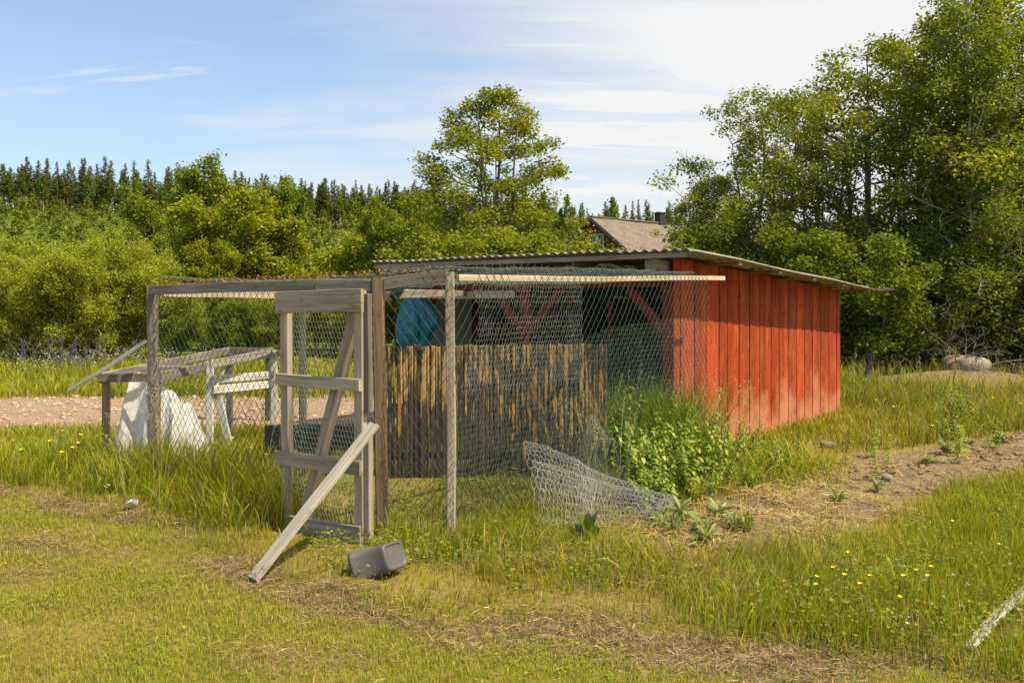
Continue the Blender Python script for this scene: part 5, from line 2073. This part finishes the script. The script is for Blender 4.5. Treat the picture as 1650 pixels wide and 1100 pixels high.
    x, y = scatter(r, 40000, -4.5, 2.4, 5, 9, lambda x, y: sstep(.1, .5, y - edge_y(x)) * (polydist(x, y, SOIL) < .1) * sstep(.45, .65, fbm(x * 2.1, y * 2.1, 109)) * in_view(x, y, .3))
    n = len(x)
    V, Fc, cc = leaf_cards(r, np.stack([x, y, ground_h(x, y) + .02 + .09 * r.random(n)], 1), .014 + .018 * r.random(n), pick(r, n, TALL_G[:3], .1) * .8, flat=.8, aspect=.8, jit=.15)
    c.add(V, np.zeros((0, 4), int), Fc, cc)
    c.build('clover_leaves', 'weed', 'small clover and herb leaves low among the grass', 'ground cover')
    # ripe seeding stalks standing above the grass near the shed and fence
    c = Cover()
    ns = 170
    cx = np.concatenate([r.normal(1.75, .35, 60), r.uniform(-3.6, -1.8, 30), r.uniform(3.6, 9, 60), r.uniform(.2, 1.0, 20)])
    cy = np.concatenate([r.normal(8.9, .5, 60), np.interp(r.uniform(-3.6, -1.8, 30), [-3.3, -.93], [8.4, 6.3]), r.uniform(10.8, 15.5, 60), r.uniform(7.0, 8.0, 20)])
    ok = polydist(cx, cy, SHED_POLY) < -.05
    cx, cy = cx[ok], cy[ok]
    ns = len(cx)
    hh = r.uniform(.6, 1.05, ns)
    az = r.uniform(0, 6.28, ns)
    bd = r.uniform(.1, .7, ns)
    base = np.stack([cx, cy, ground_h(cx, cy)], 1)
    col = pick(r, ns, [(.42, .36, .16), (.34, .34, .10), (.50, .42, .24)], .1)
    c.add(*blades(base, hh, .0045, bd, az, 5, col * .7, col, tw=r.uniform(0, 6.28, ns)))
    m = 34
    t = 1 - .26 * r.random((ns, m))
    th = bd[:, None] * t
    hx = hh[:, None] * (1 - np.cos(th)) / bd[:, None]
    hz = hh[:, None] * np.sin(th) / bd[:, None]
    P = np.stack([cx[:, None] + np.cos(az)[:, None] * hx, cy[:, None] + np.sin(az)[:, None] * hx, base[:, 2:3] + hz], -1).reshape(-1, 3) + r.normal(0, .010, (ns * m, 3))
    V, Fc, cc = leaf_cards(r, P, .018, np.repeat(col, m, 0), flat=0, aspect=.4, jit=.15)
    c.add(V, np.zeros((0, 4), int), Fc, cc)
    c.build('seed_stalks', 'hay', 'straw-coloured seeding grass stalks standing above the green', 'grass')
    # beyond the soil bed
    c = Cover()
    region(c, 70000, (3.2, 14.5, 9.8, 21), lambda x, y: (polydist(x, y, SOIL) < -.05) * (polydist(x, y, FORE) < -.2) * sstep(.3, 1.2, x - 3.2 + (y - 9.8) * .3)
           * (y > 10.3 + .35 * (x - 3.6)) * (1 - .97 * sstep(.25, .6, np.exp(-(((x - MOUND[0]) / 2.3) ** 2 + ((y - MOUND[1] + .2) / 1.5) ** 2)))),
           lambda x, y: (.30 + .18 * sstep(.45, .7, fbm(x * .8, y * .8, 99))) * (1 - .65 * np.exp(-(polyline_d(x, y, [(1.9, 9.75), (5.2, 13.9)]) / .8) ** 2)), .0085, TALL_G + [(.30, .25, .09)], strawf=.16, wscale=.07, nseg=3)
    c.build('bank_grass', 'grass', 'seeding grass on the bank between soil bed and boulders', 'grass')
    # meadow strip past the gravel
    c = Cover()
    region(c, 36000, (-22, -.5, 16.2, 26), lambda x, y: sstep(0, .6, y - 16.3) * .9, lambda x, y: 0.34 + 0 * x, .015, TALL_G, strawf=.06, nseg=3, wscale=.05)
    x, y = scatter(r, 7000, -20, -1, 17, 25, lambda x, y: .8 * sstep(.48, .70, fbm(x * .5, y * .5, 101)))
    n = len(x)
    V, Fc, cc = leaf_cards(r, np.stack([x, y, ground_h(x, y) + .38 + .2 * r.random(n)], 1), .025 + .03 * r.random(n), (.50, .50, .32), flat=.7, aspect=.9, jit=.1)
    c.add(V, np.zeros((0, 4), int), Fc, cc)
    c.build('flower_meadow', 'grass', 'grass strip with white umbel flowers beyond the gravel', 'meadow')
    # sparse green in the soil bed
    c = Cover()
    region(c, 9000, (.6, 9, 5.7, 13), lambda x, y: sstep(0, .3, polydist(x, y, SOIL)) * sstep(.5, .68, fbm(x * 1.6, y * 1.6, 103)), lambda x, y: .10 + 0 * x, .0055, TALL_G, strawf=.2)
    c.build('soil_sprouts', 'grass', 'sparse green sprouts scattered on the bare soil bed', 'grass')


def polyline_d(x, y, pts):
    d = np.full(np.shape(x), 1e9)
    for (x0, y0), (x1, y1) in zip(pts[:-1], pts[1:]):
        dx, dy = x1 - x0, y1 - y0
        t = np.clip(((x - x0) * dx + (y - y0) * dy) / (dx * dx + dy * dy), 0, 1)
        d = np.minimum(d, np.hypot(x - x0 - t * dx, y - y0 - t * dy))
    return d


build_tall_grass()


# ------------------------------------------------------------------ individual weeds and flowers
def leaf_blade(p, d, ln, w, up, droop, n=4, fold=.25):
    """pointed oval leaf: 2 strips either side of a midrib"""
    d = unit(d)
    sd = unit(np.cross(d, up))
    nu = np.cross(sd, d)
    V = []
    for i in range(n + 1):
        t = i / n
        c = p + d * ln * t - np.array([0, 0, 1]) * droop * ln * t * t
        ww = w * math.sin(math.pi * min(.97, t * .93 + .05)) ** .75
        V += [c - sd * ww + nu * ww * fold, c, c + sd * ww + nu * ww * fold]
    Q = []
    for i in range(n):
        for k in (0, 1):
            a = i * 3 + k
            Q.append((a, a + 1, a + 4, a + 3))
    return V, Q


def plant_mesh(name, leaves, stems, pal, r, stem_r=.003, material='weed', stemcol=(.11, .16, .03)):
    V, Q, C = [], [], []
    for (p, d, ln, w, dr) in leaves:
        up = np.array([0, 0, 1.]) + r.normal(0, .25, 3)
        v, q = leaf_blade(np.array(p, float), np.array(d, float), ln, w, up, dr)
        o = len(V)
        V += v
        Q += [tuple(o + k for k in f) for f in q]
        cc = np.array(pal[r.integers(0, len(pal))]) * (1 + r.normal(0, .15))
        C += [cc] * len(v)
    me_leaf = mk_mesh(name + '_leaves', np.array(V), np.array(Q), col=np.clip(np.array(C), .005, 1), smooth=True, material=material)
    tv, tq = tube_chain([([np.array(a) for a in pts], [stem_r * (1 - .6 * i / len(pts)) for i in range(len(pts))]) for pts in stems], 4)
    me_stem = mk_mesh(name + '_stem', tv, tq, smooth=True, material='stem_green')
    return me_stem, me_leaf


def plant_root(name, meshes, names, loc, rot, sc, label, cat, group):
    t = bpy.data.objects.new(name, None)
    COL.objects.link(t)
    t.location = loc
    t.rotation_euler = (.22 * math.sin(rot * 7.3), .22 * math.sin(rot * 11.1 + 1), rot)
    t.scale = (sc, sc, sc * (1 + .18 * math.sin(rot * 5.7)))
    t.empty_display_size = .05
    tag(t, label, cat, group)
    for nm, me in zip(names, meshes):
        o = bpy.data.objects.new(nm, me)
        COL.objects.link(o)
        o.parent = t
    return t


def nettle(seed):
    r = np.random.default_rng(seed)
    leaves, stems = [], []
    for k in range(6):
        h = r.uniform(.38, .62)
        a = r.random() * 6.28
        b = np.array([math.cos(a), math.sin(a), 0]) * r.uniform(0, .12)
        ln = np.array([math.cos(a), math.sin(a), 0]) * r.uniform(.02, .2)
        pts = [b + ln * t * t + np.array([0, 0, h * t]) for t in np.linspace(0, 1, 6)]
        stems.append(pts)
        for j in range(14):
            t = .12 + .88 * j / 13
            i = min(4, int(t * 5))
            q = pts[i] + (pts[i + 1] - pts[i]) * (t * 5 - i)
            aa = j * 1.57 + r.normal(0, .3)
            for s in (0, math.pi):
                leaves.append((q, (math.cos(aa + s), math.sin(aa + s), r.uniform(-.1, .5)), r.uniform(.045, .10) * (1.15 - .5 * t), .018 * (1.2 - .5 * t), r.uniform(.2, .8)))
    return plant_mesh('nettle', leaves, stems, [(.14, .23, .02), (.20, .29, .026), (.26, .34, .036), (.32, .38, .055)], r, .004)


def rosette(seed, n, ln, w, pal, rise=.5):
    r = np.random.default_rng(seed)
    leaves, stems = [], [[(0, 0, -.02), (0, 0, .05)]]
    for k in range(n):
        a = 2.4 * k + r.normal(0, .3)
        leaves.append(((math.cos(a) * .01, math.sin(a) * .01, .01 + .002 * k), (math.cos(a), math.sin(a), rise * r.uniform(.3, 1.6)), ln * r.uniform(.6, 1.15), w * r.uniform(.7, 1.2), r.uniform(.2, .6)))
    return plant_mesh('rosette', leaves, stems, pal, r)


def horsetail(seed):
    r = np.random.default_rng(seed)
    stems, leaves = [[(0, 0, -.02), (.01, 0, .2), (.0, .01, .40)]], []
    for j in range(11):
        z = .05 + .033 * j
        m = 12
        for k in range(m):
            a = 6.28 * k / m + j + r.normal(0, .25)
            ln = .095 * (1 - .55 * j / 11) * r.uniform(.35, 1.35)
            leaves.append(((0, 0, z), (math.cos(a), math.sin(a), .55), ln, .0050, .5))
    return plant_mesh('horsetail', leaves, stems, [(.25, .33, .03), (.32, .39, .04), (.38, .42, .06)], r, .003)


def lupin(seed):
    r = np.random.default_rng(seed)
    stems = [[(0, 0, -.02), (.01, 0, .35), (0, .01, .85)]]
    leaves = []
    for j in range(7):
        a = j * 2.4
        z = .12 + .06 * j
        c = np.array([math.cos(a) * .12, math.sin(a) * .12, z + .08])
        stems.append([(0, 0, z), tuple(c)])
        for k in range(9):
            b = 6.28 * k / 9
            leaves.append((c, (math.cos(b), math.sin(b), .25), .075, .011, .2))
    st, lf = plant_mesh('lupin', leaves, stems, [(.08, .15, .02), (.12, .19, .025)], r, .004)
    n = 260
    t = r.random(n)
    a = r.random(n) * 6.28
    R = .035 * (1 - .75 * t) + .006
    P = np.stack([np.cos(a) * R, np.sin(a) * R, .52 + .36 * t], 1)
    V, Fc, c = leaf_cards(r, P, .032 * (1 - .5 * t), (.12, .08, .34), flat=.1, aspect=.8)
    return st, lf, mk_mesh('lupin_spike', V, Fc, col=c, material='weed')


def cup_flower(seed, h, petal_mat, rad, white=False):
    r = np.random.default_rng(seed)
    stems = [[(0, 0, -.02), (.015, 0, h * .5), (.0, .01, h)]]
    tv, tq = tube_chain([([np.array(a) for a in p], [.0016] * len(p)) for p in stems], 4)
    st = mk_mesh('flower_stem', tv, tq, smooth=True, material='stem_green')
    V, Q = [], []
    m = 5 if not white else 14
    for k in range(m):
        a = 6.28 * k / m
        d = (math.cos(a), math.sin(a), .45 if not white else r.uniform(-.2, 1.2))
        v, q = leaf_blade(np.array([0, .01, h]), np.array(d), rad, rad * (.5 if not white else .25), np.array([0, 0, 1.]), -.2, n=3)
        o = len(V)
        V += v
        Q += [tuple(o + i for i in f) for f in q]
    return st, mk_mesh('flower_head', np.array(V), np.array(Q), smooth=True, material=petal_mat)


def gpt(u, v):
    Y = EYE * F / (v - HZ)
    p = at(u, HZ, Y)
    return (p.x, p.y, gz(p.x, p.y))


def build_weeds():
    r = random.Random(31)
    nets = [nettle(300 + k) for k in range(3)]
    spots = []
    for k in range(72):
        t = (k / 71) ** 1.3
        u = 1030 + 275 * t + r.uniform(-16, 16)
        v = 818 - 64 * t + r.uniform(-34, 24)
        spots.append((u, v))
    for k, (u, v) in enumerate(spots):
        x, y, z = gpt(u, v)
        plant_root('nettle_clump', nets[k % 3], ('stem', 'leaves'), (x, y, z), r.uniform(0, 6.3), r.uniform(.5, 1.35) * (1.0 if u < 1110 else .78 if u < 1170 else .52) * (1.0 if v < 826 - 64 * (k / 71) ** 1.3 else .62), 'leafy green nettle in the weed strip along the shed wall',
                   'nettle', 'nettles along the shed wall')
    for k in range(10):
        x, y, z = gpt(r.uniform(1400, 1640), r.uniform(650, 725))
        plant_root('nettle_clump', nets[k % 3], ('stem', 'leaves'), (x, y, z), r.uniform(0, 6.3), r.uniform(.6, .95), 'leafy weed in the bank grass below the boulders', 'weed', 'weeds on the bank')
    greyg = [(.24, .28, .09), (.30, .34, .12), (.19, .24, .06), (.36, .39, .17)]
    ros = [rosette(320 + k, 36, .16, .0145, greyg, 1.1) for k in range(3)]
    for k, (u, v) in enumerate(((1068, 868), (1100, 858), (1128, 872), (1155, 850), (1180, 862), (1090, 880), (1140, 888), (1200, 872), (1062, 850), (1525, 735), (1560, 722), (1490, 748), (1610, 718), (1415, 790), (1350, 812))):
        x, y, z = gpt(u, v)
        plant_root('thistle_rosette', ros[k % 3], ('stem', 'leaves'), (x, y, z), r.uniform(0, 6.3), r.uniform(.7, 1.15), 'grey-green rosette of pointed leaves on the bare soil', 'weed', 'rosettes on the soil bed')
    hor = [horsetail(340 + k) for k in range(2)]
    for k, (u, v) in enumerate(((1352, 792), (1362, 748), (1412, 772), (1404, 740), (1430, 756), (1545, 748), (1556, 733), (1592, 728))):
        x, y, z = gpt(u, v)
        plant_root('horsetail', hor[k % 2], ('stem', 'leaves'), (x, y, z), r.uniform(0, 6.3), r.uniform(.75, 1.25), 'feathery light green horsetail standing on the bare soil', 'weed', 'horsetails on the soil bed')
    # one big crinkled dock in front of the loose netting
    x, y, z = gpt(948, 893)
    dk = rosette(360, 9, .34, .055, [(.15, .22, .04), (.20, .27, .055), (.12, .19, .03)], 2.6)
    plant_root('dock_plant', dk, ('stem', 'leaves'), (x, y, z), .5, .95, 'upright crinkled dock plant in front of the loose chicken wire', 'plant', None)
    lp = lupin(370)
    for k, (u, v, lb) in enumerate(((1388, 655, 'single purple lupin beside the rear corner of the shed'), (104, 612, 'purple lupin in the meadow strip below the willow scrub'), (42, 612, 'purple lupin nearest the left picture edge'),
                                    (278, 640, 'purple lupin seen through the fence by the corner post'), (308, 640, 'purple lupin behind the white plastic sheet'))):
        Y = EYE * F / (v - HZ)
        p = at(u, HZ, Y)
        plant_root('lupin', lp, ('stem', 'leaves', 'flower_spike'), (p.x, p.y, gz(p.x, p.y)), k * 1.1, 1.0, lb, 'lupin', 'purple lupins')
    bc = [cup_flower(380 + k, .26, 'yellow_petal', .014) for k in range(2)]
    pts = [(1385, 940), (1355, 958), (1378, 965), (1410, 985), (1475, 965), (1500, 975), (1525, 975), (1322, 980), (1440, 1005), (1405, 1000), (1590, 905), (1535, 855), (1350, 970), (1505, 985), (1460, 960), (1300, 960)]
    for k, (u, v) in enumerate(pts):
        x, y, z = gpt(u, v + 45)
        plant_root('buttercup', bc[k % 2], ('stem', 'flower'), (x, y, z), r.uniform(0, 6), 1.0, 'yellow buttercup in the long grass of the right foreground', 'buttercup', 'buttercups in the foreground grass')
    for k in range(26):
        u, v = (r.uniform(5, 165), r.uniform(775, 800)) if k < 12 else ((r.uniform(330, 445), r.uniform(790, 830)) if k < 19 else (r.uniform(1075, 1130), r.uniform(790, 810)))
        x, y, z = gpt(u, v)
        plant_root('buttercup', bc[k % 2], ('stem', 'flower'), (x, y, z), r.uniform(0, 6), 1.45, 'yellow buttercup in the tall grass beside the run', 'buttercup', 'buttercups beside the run')
    for k in range(12):
        u, v = r.uniform(1370, 1640), r.uniform(690, 740)
        x, y, z = gpt(u, v)
        plant_root('buttercup', bc[k % 2], ('stem', 'flower'), (x, y, z), r.uniform(0, 6), 1.5, 'yellow buttercup on the grassy bank below the boulders', 'buttercup', 'buttercups on the bank')
    cl = cup_flower(390, .16, 'white_petal', .014, True)
    for k, (u, v) in enumerate(((1450, 930), (1500, 945), (1522, 952), (1545, 930), (1565, 955), (1527, 990), (1510, 998), (1555, 985), (1410, 1022), (1462, 1010), (1590, 975), (1480, 1035))):
        x, y, z = gpt(u, v + 35)
        plant_root('clover_flower', cl, ('stem', 'flower'), (x, y, z), r.uniform(0, 6), .85, 'white clover head in the right foreground grass', 'clover', 'clover heads in the foreground grass')


build_weeds()

for o_ in SC.objects:
    if '_inv' in o_:
        del o_['_inv']
